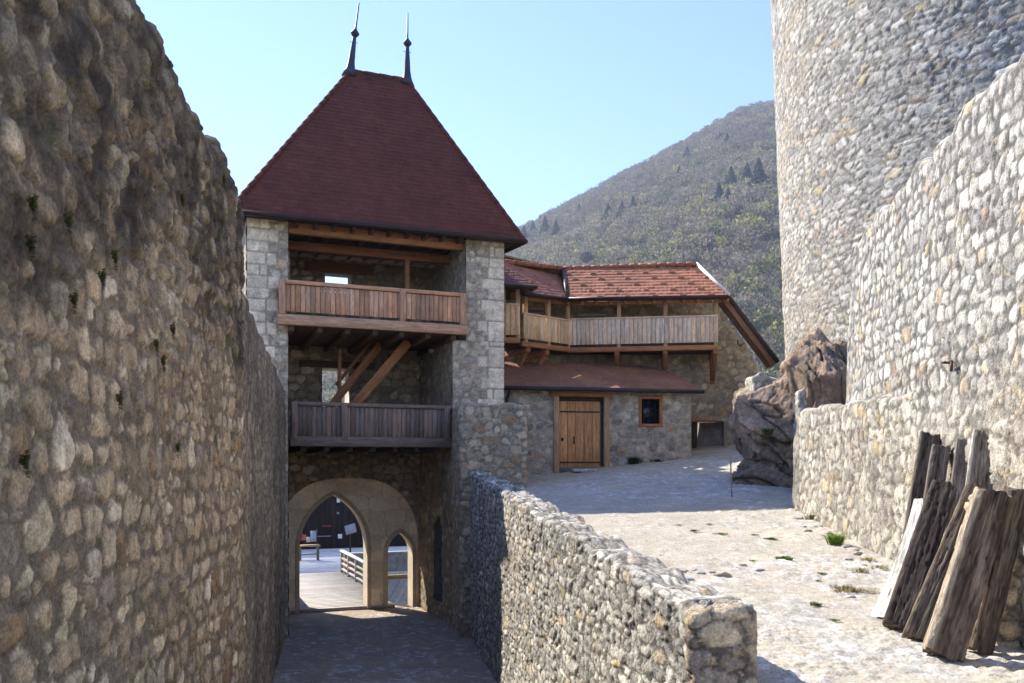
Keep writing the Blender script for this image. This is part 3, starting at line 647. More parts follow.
# --- roofs
def tiles(U, W, tw, th, c0, seed, amp=.02, tail=.25, var=.13):
    row = np.floor(W/th); fr = W/th-row; uu = U/tw+.5*(row % 2); ci = np.floor(uu); fx = uu-ci-.5
    # rounded tail: the tile edge of the row above
    edge = tail*(1-np.sqrt(np.maximum(0, 1-(2*fx)**2)))
    up = fr < edge; uu2 = U/tw+.5*((row-1) % 2); c2 = np.where(up, np.floor(uu2), ci); r2 = np.where(up, row-1, row); f2 = np.where(up, 1+fr-0, fr)
    h = amp*(1-f2)+amp*.35*(hsh(c2, r2, 1, seed)-.5); fxx = np.where(up, uu2-np.floor(uu2)-.5, fx)
    h = h-amp*.6*sst(.44, .5, np.abs(fxx))
    c = np.asarray(c0)*(1-var+2*var*hsh(c2, r2, 2, seed))[..., None]*(1+.10*fbm(U*.8, W*.8, 0, seed+3, 3))[..., None]
    return h, c
def roof_face(m, pts, tw, th, c0, seed, res, amp=.02, tail=.25, hooks=False):
    """pts: eave start, eave end, then the rest going round; seen from outside counter-clockwise"""
    p = [np.asarray(q, float) for q in pts]; eu = unit(p[1]-p[0]); n = unit(np.cross(p[1]-p[0], p[-1]-p[0])); ev = np.cross(n, eu)
    out = [((q-p[0])@eu, (q-p[0])@ev) for q in p]; p = [p[0]+eu*a_+ev*b_ for a_, b_ in out]
    def hf(U, W):
        h, c = tiles(U, W, tw, th, c0, seed, amp, tail)
        if hooks:
            row = np.floor(W/th); ci = np.floor(U/tw+.5*(row % 2)); fx = U/tw+.5*(row % 2)-ci; fr = W/th-row
            hk = ((row+0) % 2 == 0) & ((ci+row/2) % 3 == 0) & (fr > .12) & (fr < .42) & (np.abs(fx-.5) < .34)
            h = np.where(hk, h+.035, h); c = np.where(hk[..., None], c*.75, c)
        return h, c
    skin(m, p[0], eu, ev, hf, res, outer=out, lift=.0)
    return p, n
EZ = 6.46; RT = 3.2; RZ = 12.1; e0 = -.45; e1 = 7.45; tb = 6.6
sl = tpx(350, 72, RT)[0]; sr = tpx(407, 82, RT)[0]
c_fl, c_fr, c_br, c_bl = T(e0, e0, EZ), T(e1, e0, EZ), T(e1, tb, EZ+.55), T(e0, tb, EZ+.55); rl, rr = T(sl, RT, RZ), T(sr, RT, RZ)
m = M(); CRED = (.130, .036, .020)
for k, pts in enumerate(([c_fl, c_fr, rr, rl], [c_fr, c_br, rr], [c_br, c_bl, rl, rr], [c_bl, c_fl, rl])):
    roof_face(m, pts, .20, .165, CRED, 140+k, .03 if k == 0 else .06, .028, .25)
roof = obj('roof', m, TILE, gt)
m = M()
for pts in ([c_fl, c_fr, rr, rl], [c_fr, c_br, rr], [c_br, c_bl, rl, rr], [c_bl, c_fl, rl]):
    n = unit(np.cross(pts[1]-pts[0], pts[-1]-pts[0])); m.prism([q-n*.02 for q in pts], -n*.1, DARKW)
obj('roof_boarding', m, WOOD, roof)
def gutter_line(m, a, b, r=.07, col=(.05, .03, .028)):
    m.tube([a, a+(b-a)*.33, a+(b-a)*.66, b], r, col, 10)
m = M(); gutter_line(m, c_fl+V(0, 0, -.02)-eb*.05, c_fr+V(0, 0, -.02)-eb*.05); obj('gutter', m, METAL, roof, smooth=True)
m = M(); gutter_line(m, c_fr+V(0, 0, -.02)+er*.05, c_br+V(0, 0, -.02)+er*.05); obj('gutter', m, METAL, roof, smooth=True)
def caps(m, a, b, r, c0, step=.36):
    L = np.linalg.norm(b-a); n = max(1, int(L/step)); d = unit(b-a)
    for k in range(n):
        q = a+d*(k*L/n); m.lathe(q, d, [(r*1.05, 0), (r, L/n*.5), (r*.85, L/n*1.04)], wc(c0, .12, .03), 10)
m = M(); caps(m, rl, rr, .1, CRED); caps(m, c_fl, rl, .075, CRED); caps(m, c_fr, rr, .075, CRED); caps(m, c_bl, rl, .075, CRED); caps(m, c_br, rr, .075, CRED); obj('ridge_caps', m, TILE, roof)
for (base, tipx, tipy, bx, by) in ((rl, 359, 3, 354.5, 33), (rr, 407.8, 13, 406.6, 43)):
    Y_ = base[1]; tip = at(tipx, tipy, Y_); ax = tip-base; Lf = np.linalg.norm(ax); u_ = unit(ax); m = M(); hb = .56*Lf
    m.lathe(base-u_*.15, u_, [(.24, 0), (.15, .22), (.105, .45), (.085, .8), (.055, hb+.05), (.05, hb+.1)], (.06, .065, .08), 14)
    fo = obj('finial', m, METAL, roof, smooth=True)
    m = M(); m.lathe(base+u_*(hb-.13), u_, [(.05, 0), (.13, .10), (.135, .13), (.05, .24), (.03, .3), (.02, Lf-hb+.13)], (.06, .065, .08), 12); obj('finial_ball', m, METAL, fo)
    m = M(); m.bar(base+u_*(hb-.28)-er*.13, base+u_*(hb-.28)+er*.13, .012, .012, (.06, .065, .08)); obj('cross_pin', m, METAL, fo)
# ================================================================== LOWER HOUSE (shed against the curtain wall)
HO = V(-.3, 25.7, 0); hr = unit(V(1, .17, 0)); hb_ = V(-hr[1], hr[0], 0)
def H(s, t, z): return HO+hr*s+hb_*t+ez*z
def hpx(px, py, t=0):
    q = HO+hb_*t; A_ = np.array([[hr[0], -(px-CX)/F], [hr[1], -1]]); s, k = np.linalg.solve(A_, -q[:2]); return s, (HY-py)/F*k
hs = thing('stone_house', H(3, 0, 0), 'low stone outbuilding with brown lean-to roof, plank door and small window', 'house')
sR = hpx(691, 430)[0]; zW = 2.56
dr = wpx_h = None
def hbox(x0, y0, x1, y1, t=0):
    a = hpx(x0, y1, t); b = hpx(x1, y0, t); return [(a[0], a[1]), (a[0], b[1]), (b[0], b[1]), (b[0], a[1])]
door_h = hbox(555, 395, 607.5, 474); win_h = hbox(638.5, 396.5, 662, 426.5)
GRS = [((.40,.35,.285),5), ((.31,.28,.24),4), ((.48,.43,.36),2), ((.42,.30,.20),1.), ((.25,.225,.21),2)]
m = M(); zB = -.7
off = lambda poly: [(a, b-zB) for a, b in poly]
hfh = lambda U, W: masonry(U, W, 151, .34, .21, .024, (.14, .26), GRS, (.40,.365,.31), .36, .2, .2, jit=.8, jv=.55, warp=.45)
skin(m, H(0, 0, zB), hr, ez, hfh, .032, outer=[(0, 0), (sR, 0), (sR, zW-zB), (0, zW-zB)], holes=[off(door_h), off(win_h)])
skin(m, H(sR, 0, zB), hb_, ez, hfh, .05, 3.2, zW-zB)
m.prism([H(0, .35, zB), H(sR-.02, .35, zB), H(sR-.02, 3.2, zB), H(0, 3.2, zB)], V(0, 0, zW-zB), (.2, .18, .15))
m.prism([H(0, .02, zW-.01), H(sR-.02, .02, zW-.01), H(sR-.02, .4, zW-.01), H(0, .4, zW-.01)], V(0, 0, -.05), (.3, .28, .25))
obj('wall', m, STONEF, hs, smooth=True)
def frame_reveal(poly, d, col, parent):
    m = M(); n = len(poly); p = [H(a, .0, b) for a, b in poly]+[H(a, d, b) for a, b in poly]
    m.add(np.array(p), np.array([(i, (i+1) % n, (i+1) % n+n, i+n) for i in range(n)]), col); obj('reveal', m, STONEF, parent)
frame_reveal(door_h, .34, (.3, .28, .25), hs); frame_reveal(win_h, .34, (.3, .28, .25), hs)
DPINE = (.58, .29, .12)
(a0, zd0), (_, zd1), (a1, _), _ = door_h
m = M(); w_ = a1-a0; nb = 5; x0_ = a0+.14; x1_ = a1-.20
for k in range(nb):
    xa = x0_+(x1_-x0_)*k/nb; xb = x0_+(x1_-x0_)*(k+1)/nb; m.box(H((xa+xb)/2, .10, (zd0+.12+zd1-.2)/2), ez*((zd1-zd0-.32)/2), hr*((xb-xa)/2-.006), hb_*.02, wc(DPINE, .12, .05))
m.box(H((x0_+x1_)/2, .13, (zd0+zd1)/2), ez*(zd1-zd0)/2, hr*(x1_-x0_)/2, hb_*.012, wc(DARKW)); door = obj('door', m, WOOD, hs, bevel=.004)
for z_ in (zd1-.52, zd0+.35):
    m = M(); m.box(H((x0_+x1_)/2, .075, z_), hr*(x1_-x0_)/2*.96, ez*.02, hb_*.005, (.05, .035, .025)); obj('iron_strap', m, METAL, door)
m = M(); m.box(H(x0_+.36*(x1_-x0_), .07, zd0+1.02), ez*.12, hr*.02, hb_*.012, (.04, .035, .03)); m.bar(H(x0_+.36*(x1_-x0_), .06, zd0+1.1), H(x0_+.36*(x1_-x0_)-.0, -.0, zd0+1.1), .02, .02, (.04, .035, .03)); obj('handle', m, METAL, door)
m = M(); m.box(H(x0_+.08*(x1_-x0_), .07, zd0+1.05), ez*.05, hr*.035, hb_*.01, (.04, .035, .03)); obj('lock', m, METAL, door)
m = M()
m.box(H(a0+.03, .0, (zd0+zd1)/2), ez*(zd1-zd0)/2, hr*.085, hb_*.08, wc(PINEL, .06)); m.box(H(a1-.03, .0, (zd0+zd1)/2), ez*(zd1-zd0)/2, hr*.085, hb_*.08, wc(PINEL, .06))
m.box(H((a0+a1)/2, -.02, zd1+.06), hr*((a1-a0)/2+.16), ez*.13, hb_*.10, wc(PINE, .05)); m.box(H((a0+a1)/2, .05, zd0+.12), hr*(a1-a0)/2*.9, ez*.08, hb_*.12, wc(GREYW)); obj('door_frame', m, WOOD, hs, bevel=.008)
m = M(); (b0, zw0), (_, zw1), (b1, _), _ = win_h; fw = .085
for (c_, hx, hz) in (((b0+fw/2), fw/2, (zw1-zw0)/2), ((b1-fw/2), fw/2, (zw1-zw0)/2)): m.box(H(c_, .0, (zw0+zw1)/2), ez*hz, hr*hx, hb_*.05, wc(PINE, .06))
for z_ in (zw0+fw/2, zw1-fw/2): m.box(H((b0+b1)/2, -.003, z_), hr*((b1-b0)/2+.005), ez*fw/2, hb_*.052, wc(PINE, .06))
wf = obj('window', m, WOOD, hs, bevel=.006)
m = M(); m.box(H((b0+b1)/2, .22, (zw0+zw1)/2), hr*(b1-b0)/2, ez*(zw1-zw0)/2, hb_*.01, (.015, .02, .03)); obj('pane', m, GLASS, wf)
m = M()
for k in range(1, 4): m.bar(H(b0+(b1-b0)*k/4, .08, zw0), H(b0+(b1-b0)*k/4, .08, zw1), .018, .018, (.03, .03, .03), up=hr)
for k in range(1, 5): m.bar(H(b0, .085, zw0+(zw1-zw0)*k/5), H(b1, .085, zw0+(zw1-zw0)*k/5), .018, .018, (.03, .03, .03))
obj('grille', m, METAL, wf)
# roof of the house
eL = H(-.55, -.4, 2.47); eR = H(hpx(703, 391, -.4)[0], -.4, 2.44); tL = H(-.4, 3.0, 3.62); tR = H(hpx(640, 364, 3.0)[0], 3.0, 3.62); tM = H(hpx(668, 372, 2.2)[0], 2.2, 3.30)
m = M(); BR = (.25, .118, .068); roof_face(m, [eL, eR, tM, tR, tL], .17, .13, BR, 161, .035, .012, .3)
hroof = obj('roof', m, TILE, hs)
m = M(); n = unit(np.cross(eR-eL, tL-eL)); m.prism([q-n*(.02+((q-eL)@n)) for q in (eL, eR, tM, tR, tL)], -n*.09, DARKW); obj('roof_boarding', m, WOOD, hroof)
m = M(); gutter_line(m, eL-hb_*.06-ez*.05, eR-hb_*.06-ez*.05, .065, (.045, .04, .04)); obj('gutter', m, METAL, hroof, smooth=True)
m = M(); m.tube([H(.18, -.44, 2.4), H(.16, -.3, 2.25), H(.14, -.1, 2.1), H(.14, -.1, -.1)], .045, (.06, .07, .09), 10); obj('downpipe', m, METAL, hroof, smooth=True)
for k in range(7):
    s_ = .4+k*(sR-.5)/6; m = M(); m.bar(H(s_, -.36, 2.39), H(s_, .1, 2.52), .1, .12, wc(PINE)); obj('rafter_end', m, WOOD, hroof)
# doorstep slab and plants
m = M(); s_, z_ = hpx(584, 474, -.5); P0 = H(s_, -.5, 0); m.box(V(P0[0], P0[1], float(zc(P0[0], P0[1]))+.05), hr*.38, hb_*.16, ez*.05, (.50, .48, .44))
obj('doorstep', m, STONE, bevel=.02, label='pale stone slab lying in front of the plank door', cat='step')
# ================================================================== CURTAIN WALL + GALLERY
CY = 30.3
cpx = lambda px, py: ((px-CX)/F*CY+1.2, (HY-py)/F*CY+1.0)
outl = [cpx(475, 460), cpx(765, 460), cpx(762, 400), cpx(757, 366), cpx(748, 352), cpx(747, 345), cpx(738, 334), cpx(736, 328), cpx(727, 322), cpx(727, 300), cpx(475, 300)]
hl1 = [cpx(578, 322), cpx(578, 311.5), cpx(608, 311.5), cpx(608, 322)]; hl2 = [cpx(525, 318), cpx(525, 310), cpx(545, 310), cpx(545, 318)]
hl3 = [cpx(692, 449), cpx(692, 421), cpx(724, 421), cpx(724, 449)]
m = M(); CUR = [((.42,.355,.26),5), ((.33,.285,.22),4), ((.50,.43,.33),2), ((.42,.29,.17),1)]
def hf_cur(U, W):
    h, c = masonry(U, W, 171, .34, .24, .03, (.14, .28), CUR, (.27,.25,.21), .26, .2, .2, jit=.7, jv=.5)
    return h, c
skin(m, V(-1.2, CY, -1.0), V(1, 0, 0), ez, hf_cur, .045, outer=outl, holes=[hl1, hl2, hl3])
skin(m, V(9.6, CY+.7, -1.0), V(-1, 0, 0), ez, lambda U, W: (U*0, np.broadcast_to(np.array([.36, .33, .28]), U.shape+(3,))), .12, outer=[(10.8-a, b) for a, b in outl], holes=[[(10.8-a, b) for a, b in h_] for h_ in (hl1, hl2, hl3)])
def loop(m, poly, d, col):
    n = len(poly); p = [V(-1.2+a, CY-.01, -1+b) for a, b in poly]+[V(-1.2+a, CY+d, -1+b) for a, b in poly]; m.add(np.array(p), np.array([(i, (i+1) % n, (i+1) % n+n, i+n) for i in range(n)]), col)
loop(m, outl, .72, (.36, .33, .28))
for h_ in (hl1, hl2, hl3): loop(m, h_, .72, (.33, .30, .25))
cw_ = thing('curtain_wall', (4, CY, 0), 'stone curtain wall with stepped right end behind the timber gallery', 'wall'); obj('masonry', m, STONEF, cw_, smooth=True)
m = M(); a = at(690, 420, CY-.1); b = at(716, 420.5, CY-.1); m.bar(a, b, .2, .1, wc(PINE)); obj('lintel', m, WOOD, cw_, bevel=.01)
m = M(); a = at(694.5, 422, CY+.1); b = at(694.5, 452, CY+.1); m.bar(a, b, .16, .2, DARKW); obj('jamb', m, WOOD, cw_)
m = M(); p = [at(697, 447, CY+.25), at(726, 447, CY+.25), at(722, 423, CY+.55), at(700, 423, CY+.55)]
roof_face(m, p, .22, .16, (.24, .21, .175), 177, .04, .03, .4); m.prism([q+V(0, .08, -.01) for q in p], V(0, .15, 0), (.2, .18, .15))
obj('stone_slab', m, STONEF, label='patterned stone panel leaning under the timber lintel right of the house', cat='panel')
m = M(); m.bar(at(690, 450, CY-.6), at(728, 448, CY-.6), .25, .12, (.34, .25, .15)); obj('timber_sill', m, WOOD, bevel=.01, label='horizontal timber beam lying at the foot of the leaning stone panel', cat='beam')
gal = thing('timber_gallery', (3.5, 29, 4), 'covered timber wall walk with plank railing and red tiled roof', 'gallery')
G0 = V(1.89, 29.0, 0); G1 = V(6.78, 28.3, 0); GL = V(.30, 27.6, 0); GE = V(-.55, 27.15, 0)
zr0, zr1 = 4.20, 5.04
def rail_run(a, b, z0, z1, base, n, posts, name='railing', ptop=5.75, thick=.02):
    d = unit(b-a); L = np.linalg.norm(b-a); nn = V(d[1], -d[0], 0); m = M(); k_ = max(2, int(L/.145))
    for k in range(k_):
        q = a+d*(L*(k+.5)/k_)+nn*.095; m.box(q+ez*((z0+z1)/2), ez*(z1-z0)/2, d*(L/k_/2-.006), nn*.012, wc(base, .2, .08))
    r_ = obj(name, m, WOOD, gal, bevel=.003)
    m = M(); m.bar(a+ez*(z1+.02)+nn*.05, b+ez*(z1+.02)+nn*.05, .17, .06, wc(base, .08)); obj('handrail', m, WOOD, r_, bevel=.006)
    m = M(); m.bar(a+ez*(z0-.16)-nn*.02, b+ez*(z0-.16)-nn*.02, .16, .16, wc(PINE, .1)); m.bar(a+ez*(z0-.03)+nn*.0, b+ez*(z0-.03)+nn*.0, .1, .05, DARKW); obj('floor_beam', m, WOOD, r_, bevel=.006)
    for f_ in posts:
        q = a+(b-a)*f_; m = M(); m.bar(q+ez*(z0-.12), q+ez*ptop, .13, .13, wc(PINEL, .08), up=d); obj('post', m, WOOD, gal, bevel=.008)
rail_run(G0, G1, zr0, zr1, (.76, .585, .42), 30, (0., .345, .655, .985))
rail_run(GL, G0, zr0+.02, zr1-.04, (.74, .50, .29), 12, (.08, .56))
rail_run(GE, GL+V(-.05, -.4, 0), zr0+.06, zr1+.16, (.72, .46, .26), 6, (.35, .92), ptop=5.7)
m = M(); m.prism([GE, GL, G0, G1, G1+V(.15, 1.9, 0), G0+V(.1, 1.5, 0), GL+V(-.5, 2, 0)], V(0, 0, .1), DARKW); m.v[-1] += V(0, 0, zr0-.14); obj('deck', m, WOOD, gal)
for k, f_ in enumerate((.33, .655, .985)):
    q = G0+(G1-G0)*f_; m = M(); nb_ = unit(V(.14, 1, 0)); m.bar(q+ez*(zr0-.25), q+nb_*1.9+ez*(zr0-.25), .16, .2, wc(PINE)); m.bar(q+nb_*.15+ez*(zr0-.3), q+nb_*1.2+ez*(zr0-1.1), .14, .16, wc(REDW)); m.bar(q+nb_*1.2+ez*(zr0-1.25), q+nb_*1.2+ez*(zr0-.3), .14, .16, wc(REDW), up=V(1, 0, 0)); obj('bracket', m, WOOD, gal, bevel=.008)
for f_ in (.15, .55):
    q = GL+(G0-GL)*f_; m = M(); nb_ = unit(V(-.6, 1, 0)); m.bar(q+ez*(zr0-.3), q+nb_*1.6+ez*(zr0-.3), .16, .2, wc(REDW)); m.bar(q+nb_*.2+ez*(zr0-.35), q+nb_*1.0+ez*(zr0-1.2), .14, .16, wc(REDW)); obj('bracket', m, WOOD, gal, bevel=.008)
TER = (.33, .138, .08)
eA = at(568, 298.5, 28.55); eB = at(728, 296, 27.85); rA = at(563.5, 268.5, 30.6); rB = at(695.5, 264, 29.9)
eC = at(524, 293, 27.0); rC = at(497, 260.5, 29.1)
m = M(); roof_face(m, [eA, eB, rB, rA], .30, .235, TER, 181, .03, .028, .12, True); groof = obj('roof', m, TILE, gal)
m = M(); roof_face(m, [eC, eA, rA, rC], .30, .235, tuple(x*.92 for x in TER), 182, .035, .028, .12, True); obj('roof', m, TILE, gal)  # left slope tinted darker, its shade put into the tile colour
bA = rA+V(.4, 2.0, -1.45); bB = rB+V(.7, 1.6, -1.35); bC = rC+V(-1, 2.2, -1.45)
m = M(); roof_face(m, [bB, bA, rA, rB], .30, .235, TER, 183, .08, .02, .12); roof_face(m, [bA, bC, rC, rA], .30, .235, TER, 184, .08, .02, .12); obj('roof', m, TILE, gal)
m = M()
for pts in ([eA, eB, rB, rA], [eC, eA, rA, rC], [bB, bA, rA, rB], [bA, bC, rC, rA]):
    n = unit(np.cross(pts[1]-pts[0], pts[-1]-pts[0])); m.prism([q-n*(.03+((q-pts[0])@n)) for q in pts], -n*.08, DARKW)
obj('roof_boarding', m, WOOD, groof)
m = M(); caps(m, rA, rB, .085, TER, .32); caps(m, rC, rA, .085, TER, .32); obj('ridge_caps', m, TILE, groof)
m = M(); gutter_line(m, eA-V(0, .06, .03), eB-V(0, .06, .03), .06); gutter_line(m, eC-V(0, .06, .03), eA-V(0, .06, .03), .06); obj('gutter', m, METAL, groof, smooth=True)
m = M(); m.bar(eA+ez*.03, rA+ez*.03, .14, .03, (.07, .045, .04)); obj('valley_flashing', m, METAL, groof)
m = M(); m.bar(eB+V(.03, 0, .04), rB+V(.03, 0, .02), .06, .10, (.72, .66, .58)); obj('verge_board', m, PAINT, groof)  # pale colour paints the lit edge of the roof end
for k in range(12):
    f_ = k/11; a = eA+(eB-eA)*f_; b = rA+(rB-rA)*f_; n_ = unit(np.cross(eB-eA, rA-eA)); m = M(); m.bar(a-n_*.18, b-n_*.18, .09, .13, wc(PINE, .1)); obj('rafter', m, WOOD, groof)
m = M(); m.bar(G0+V(-.1, .02, 5.62), G1+V(.15, .02, 5.60), .15, .16, wc(PINE)); obj('wall_plate', m, WOOD, groof)
m = M(); m.bar(GL+V(-.3, .0, 5.62), G0+V(0, .02, 5.62), .15, .16, wc(PINE)); obj('wall_plate', m, WOOD, groof)
# little hipped roof where the gallery meets the tower
hA = at(490, 283, 26.3); hB = at(537, 286.5, 26.9); hC = at(500, 265, 27.9); hD = at(520, 283, 28.2)
m = M(); roof_face(m, [hA, hB, hC], .30, .2, (.16, .065, .05), 191, .035, .025, .12); n = unit(np.cross(hB-hA, hC-hA)); m.prism([q-n*.03 for q in (hA, hB, hC)], -n*.08, DARKW)
roof_face(m, [hB, hB+V(-.3, 1.9, 0), hC], .30, .2, (.16, .065, .05), 192, .06, .025, .12); pr = obj('porch_roof', m, TILE, gal)
m = M(); gutter_line(m, hA-V(0, .05, .03), hB-V(0, .05, .03), .055); obj('gutter', m, METAL, pr, smooth=True)
# stair roof dropping to the right
sr_ = thing('stair_roof', at(750, 330, 28.5), 'dark sloping canopy roof descending to the right from the gallery', 'roof')
a = at(727, 297, 28.2); b = at(777, 363, 28.2)
dn = unit(b-a); nu_ = unit(np.cross(dn, V(0, 1, 0))); nu_ = nu_ if nu_[2] > 0 else -nu_
m = M(); m.box((a+b)/2+V(0, .3, 0)+nu_*.04, (b-a)/2, V(0, .36, 0), nu_*.06, (.06, .04, .035)); obj('roof_panel', m, TILE, sr_)
for y_ in (.05, .5):
    m = M(); m.bar(a+V(0, y_, 0)-nu_*.12-dn*.0, b+V(0, y_, 0)-nu_*.12, .12, .18, wc((.24, .125, .065))); obj('rafter', m, WOOD, sr_, bevel=.008)
m = M(); q = at(744, 343, 28.2); m.tube([q, q+V(-.12, 0, -.1), q+V(-.2, 0, -.02), q+V(-.22, .0, .1)], .02, (.04, .04, .04)); obj('hook', m, METAL, sr_)
# ================================================================== OLD BEAMS LEANING ON THE RIGHT WALL
def beam(p0, p1, w, t, face, c0, c1, seed, label, bend=0., rough=1.0, taper=.1, pale=None):
    """p0 foot, p1 head; w across, t thick; face = direction of the broad side"""
    p0 = np.asarray(p0, float); p1 = np.asarray(p1, float); d = unit(p1-p0); L = np.linalg.norm(p1-p0)
    fz = unit(np.asarray(face, float)-d*np.dot(face, d)); sx = np.cross(d, fz)
    nl_, nr = 130, 72
    ls = np.linspace(0, 1, nl_); an = np.linspace(0, 2*math.pi, nr, endpoint=False)
    Lg, Ag = np.meshgrid(ls, an, indexing='ij')
    ca, sa = np.cos(Ag), np.sin(Ag); k = (np.abs(ca)**11+np.abs(sa)**11)**(-1/11.)
    x = ca*k; y = sa*k
    gx = fbm(x*2.2+seed, y*2.2, Lg*L*2.6, seed, 4); fis = fbm(x*10+seed, y*10, Lg*L*2.1, seed+1, 4); cr = np.abs(fbm(x*4.2, y*4.2+seed, Lg*L*.9, seed+2, 4)); pit = sst(.22, .5, fbm(x*5, y*5, Lg*L*7+seed, seed+8, 3))
    fine = fbm(x*30, y*30+seed, Lg*L*3.5, seed+6, 2)
    dep = (1+rough*(.045*gx+.04*fis+.03*fine-.13*sst(.04, .0, cr)-.06*pit))*(1-taper*Lg)
    ends = 1-.05*sst(.015, 0, Lg)*(1+gx)-.04*sst(.985, 1, Lg)*(1+2*gx)
    dep = dep*ends
    el = Lg*L+.05*rough*fbm(x*2.4, y*2.4, seed, seed+3, 4)*(2*Lg-1)*sst(.75, 1, np.abs(2*Lg-1))
    P = p0+el[..., None]*d+(x*dep*w/2)[..., None]*sx+(y*dep*t/2)[..., None]*fz+(bend*4*(Lg*(1-Lg)))[..., None]*sx
    mx = sst(-.3, .35, .7*fis+.9*gx)[..., None]
    c = np.asarray(c0)*mx+np.asarray(c1)*(1-mx); c = c*(1-.55*sst(.06, .0, cr))[..., None]*(1-.4*pit)[..., None]
    if pale is not None:
        sidem = (sst(.55, .8, x*pale[0])*sst(-.5, .2, gx+.5))[..., None]; c = c*(1-sidem)+np.asarray(pale[1])*sidem  # one side lightened: sun on the beam's left put into its colour
    g = np.stack([Lg*L+seed, x*w/2+seed*.3, y*t/2], 2)
    m = M(); m.add(P.reshape(-1, 3), grid_faces(nl_, nr)[:, ::-1] if False else grid_faces(nl_, nr), c.reshape(-1, 3), g.reshape(-1, 3))
    # close the round seam and the two ends
    i = np.arange(nl_-1); m.f.append(np.stack([i*nr+nr-1, (i+1)*nr+nr-1, (i+1)*nr, i*nr], 1)); 
    for (o_, e_) in ((0, 0), (nl_-1, 1)):
        ring = P[o_]; cc = ring.mean(0); rows = [ring*(1-q_)+cc*q_ for q_ in (0., .25, .5, .75, .97)]
        Q = np.stack(rows, 0); Q = Q+d*(.012*fbm(Q[..., 0]*40, Q[..., 1]*40, Q[..., 2]*40, seed+9, 2))[..., None]*np.array([0, 1, 1, 1, 1])[:, None, None]
        m.add(Q.reshape(-1, 3), grid_faces(5, nr), (.20, .155, .11) if e_ == 0 else (.27, .22, .165)); n0 = m.n-5*nr; j = np.arange(4); m.f.append(np.stack([n0+j*nr+nr-1, n0+(j+1)*nr+nr-1, n0+(j+1)*nr, n0+j*nr], 1)); m.f.append(np.array([[n0+4*nr+q_ for q_ in range(nr)]]))
    return obj('old_beam', m, OLDWOOD, smooth=True, label=label, cat='timber beam', group='old beams leaning on the right wall')
def gp(px, Y): x = (px-CX)/F*Y; return V(x, Y, float(zc(x, Y))+.0)
GW0, GW1 = (.20, .165, .135), (.095, .07, .055)
FC = V(-.35, -1, .45)
beam(gp(888, 8.5)+V(0, 0, .02), at(919, 499, 9.0), .40, .07, V(-.92, -.5, .2), (.82, .78, .70), (.72, .67, .58), 3, 'curved timber offcut with its pale side brightened as if sunlit, leftmost of the leaning beams', bend=.05, rough=.3, taper=.72)  # pale sawn wood, with the sunlight on it also put into the colour
beam(gp(897, 8.15)+V(0, 0, .03), at(944, 486, 8.75), .27, .2, FC, (.115, .09, .075), (.065, .048, .038), 5, 'very dark cracked squared beam beside the pale curved offcut')
beam(gp(913, 7.78)+V(0, 0, .03), at(976, 487, 8.2), .19, .17, FC, (.27, .215, .155), (.15, .11, .08), 9, 'narrow brown beam half hidden behind the broad front beam')
beam(gp(942, 7.25)+V(0, 0, .03), at(993, 493, 7.42), .31, .2, V(-.2, -1, .35), (.29, .225, .16), (.12, .088, .064), 12, 'broad nearest beam with brown and cream streaked face', pale=(-1, (.46, .38, .27)))
beam(gp(973, 7.42)+V(.04, 0, .03), at(1018, 490, 7.42), .2, .16, V(.1, -1, .35), (.21, .165, .12), (.11, .08, .058), 15, 'slim dark beam furthest right beside the stone buttress')
beam(gp(906, 9.65)+V(0, 0, .02), at(931, 434, 9.85), .25, .13, V(-.3, -1, .2), (.20, .165, .13), (.115, .09, .072), 18, 'tall grey-brown beam at the back left with its top against the wall')
beam(gp(917, 9.2)+V(0, 0, .02), at(941, 447, 9.45), .2, .14, V(-.4, -1, .2), (.28, .24, .195), (.17, .14, .11), 21, 'grey squared beam in the back row with a dark right side')
beam(gp(943, 8.9)+V(0, 0, .02), at(964, 440, 9.05), .16, .1, V(-.5, -1, .2), (.40, .35, .29), (.29, .24, .19), 24, 'thin light grey plank standing in the back row', rough=.5)
beam(gp(962, 8.35)+V(0, 0, .02), at(986, 432, 8.5), .26, .16, V(-.5, -1, .2), (.36, .30, .235), (.23, .18, .135), 27, 'tall wide light brown beam at the back right, highest of the pile', pale=(-1, (.55, .5, .42)))
# ================================================================== BEYOND THE GATE
FZ = -4.34
m = M(); q = [T(-14, 13.2, 0), T(16, 13.2, 0), T(16, 45, 0), T(-14, 45, 0)]
m.prism([V(p_[0], p_[1], -9) for p_ in q], V(0, 0, 9+FZ), (.84, .78, .69)); obj('forecourt', m, PLAST, kind='structure')
m = M(); nbd = 34
for k in range(nbd):
    t0 = 3.75+k*(13.15-3.75)/nbd; m.box(T(3.1, t0+.135, FZ+.03), er*1.62, eb*.13, ez*.05, wc((.42, .38, .33), .1, .03))
for s_ in (1.7, 4.5): m.bar(T(s_, 3.8, FZ-.2), T(s_, 13.1, FZ-.2), .25, .3, wc(GREYW))
m.box(T(3.5, 4.0, FZ-.09), er*2.6, eb*.42, ez*.06, (.4, .36, .3))
obj('bridge_deck', m, WOOD, label='sunlit plank bridge deck beyond the gateway', cat='bridge')
def railing(s, label):
    r_ = thing('bridge_railing', T(s, 8, FZ), label, 'railing', 'railings of the plank bridge')
    for k in range(6):
        t_ = 4.9+k*1.62; m = M(); m.bar(T(s, t_, FZ+.05), T(s, t_, FZ+.98), .12, .12, wc(SILV, .1), up=er); obj('post', m, WOOD, r_, bevel=.006)
    for z_, w_ in ((.98, .16), (.68, .08), (.46, .08), (.24, .08)):
        m = M(); m.bar(T(s, 4.8, FZ+z_), T(s, 13.1, FZ+z_), w_, .07, wc((.5, .47, .42) if z_ > .9 else SILV, .06)); obj('rail', m, WOOD, r_)
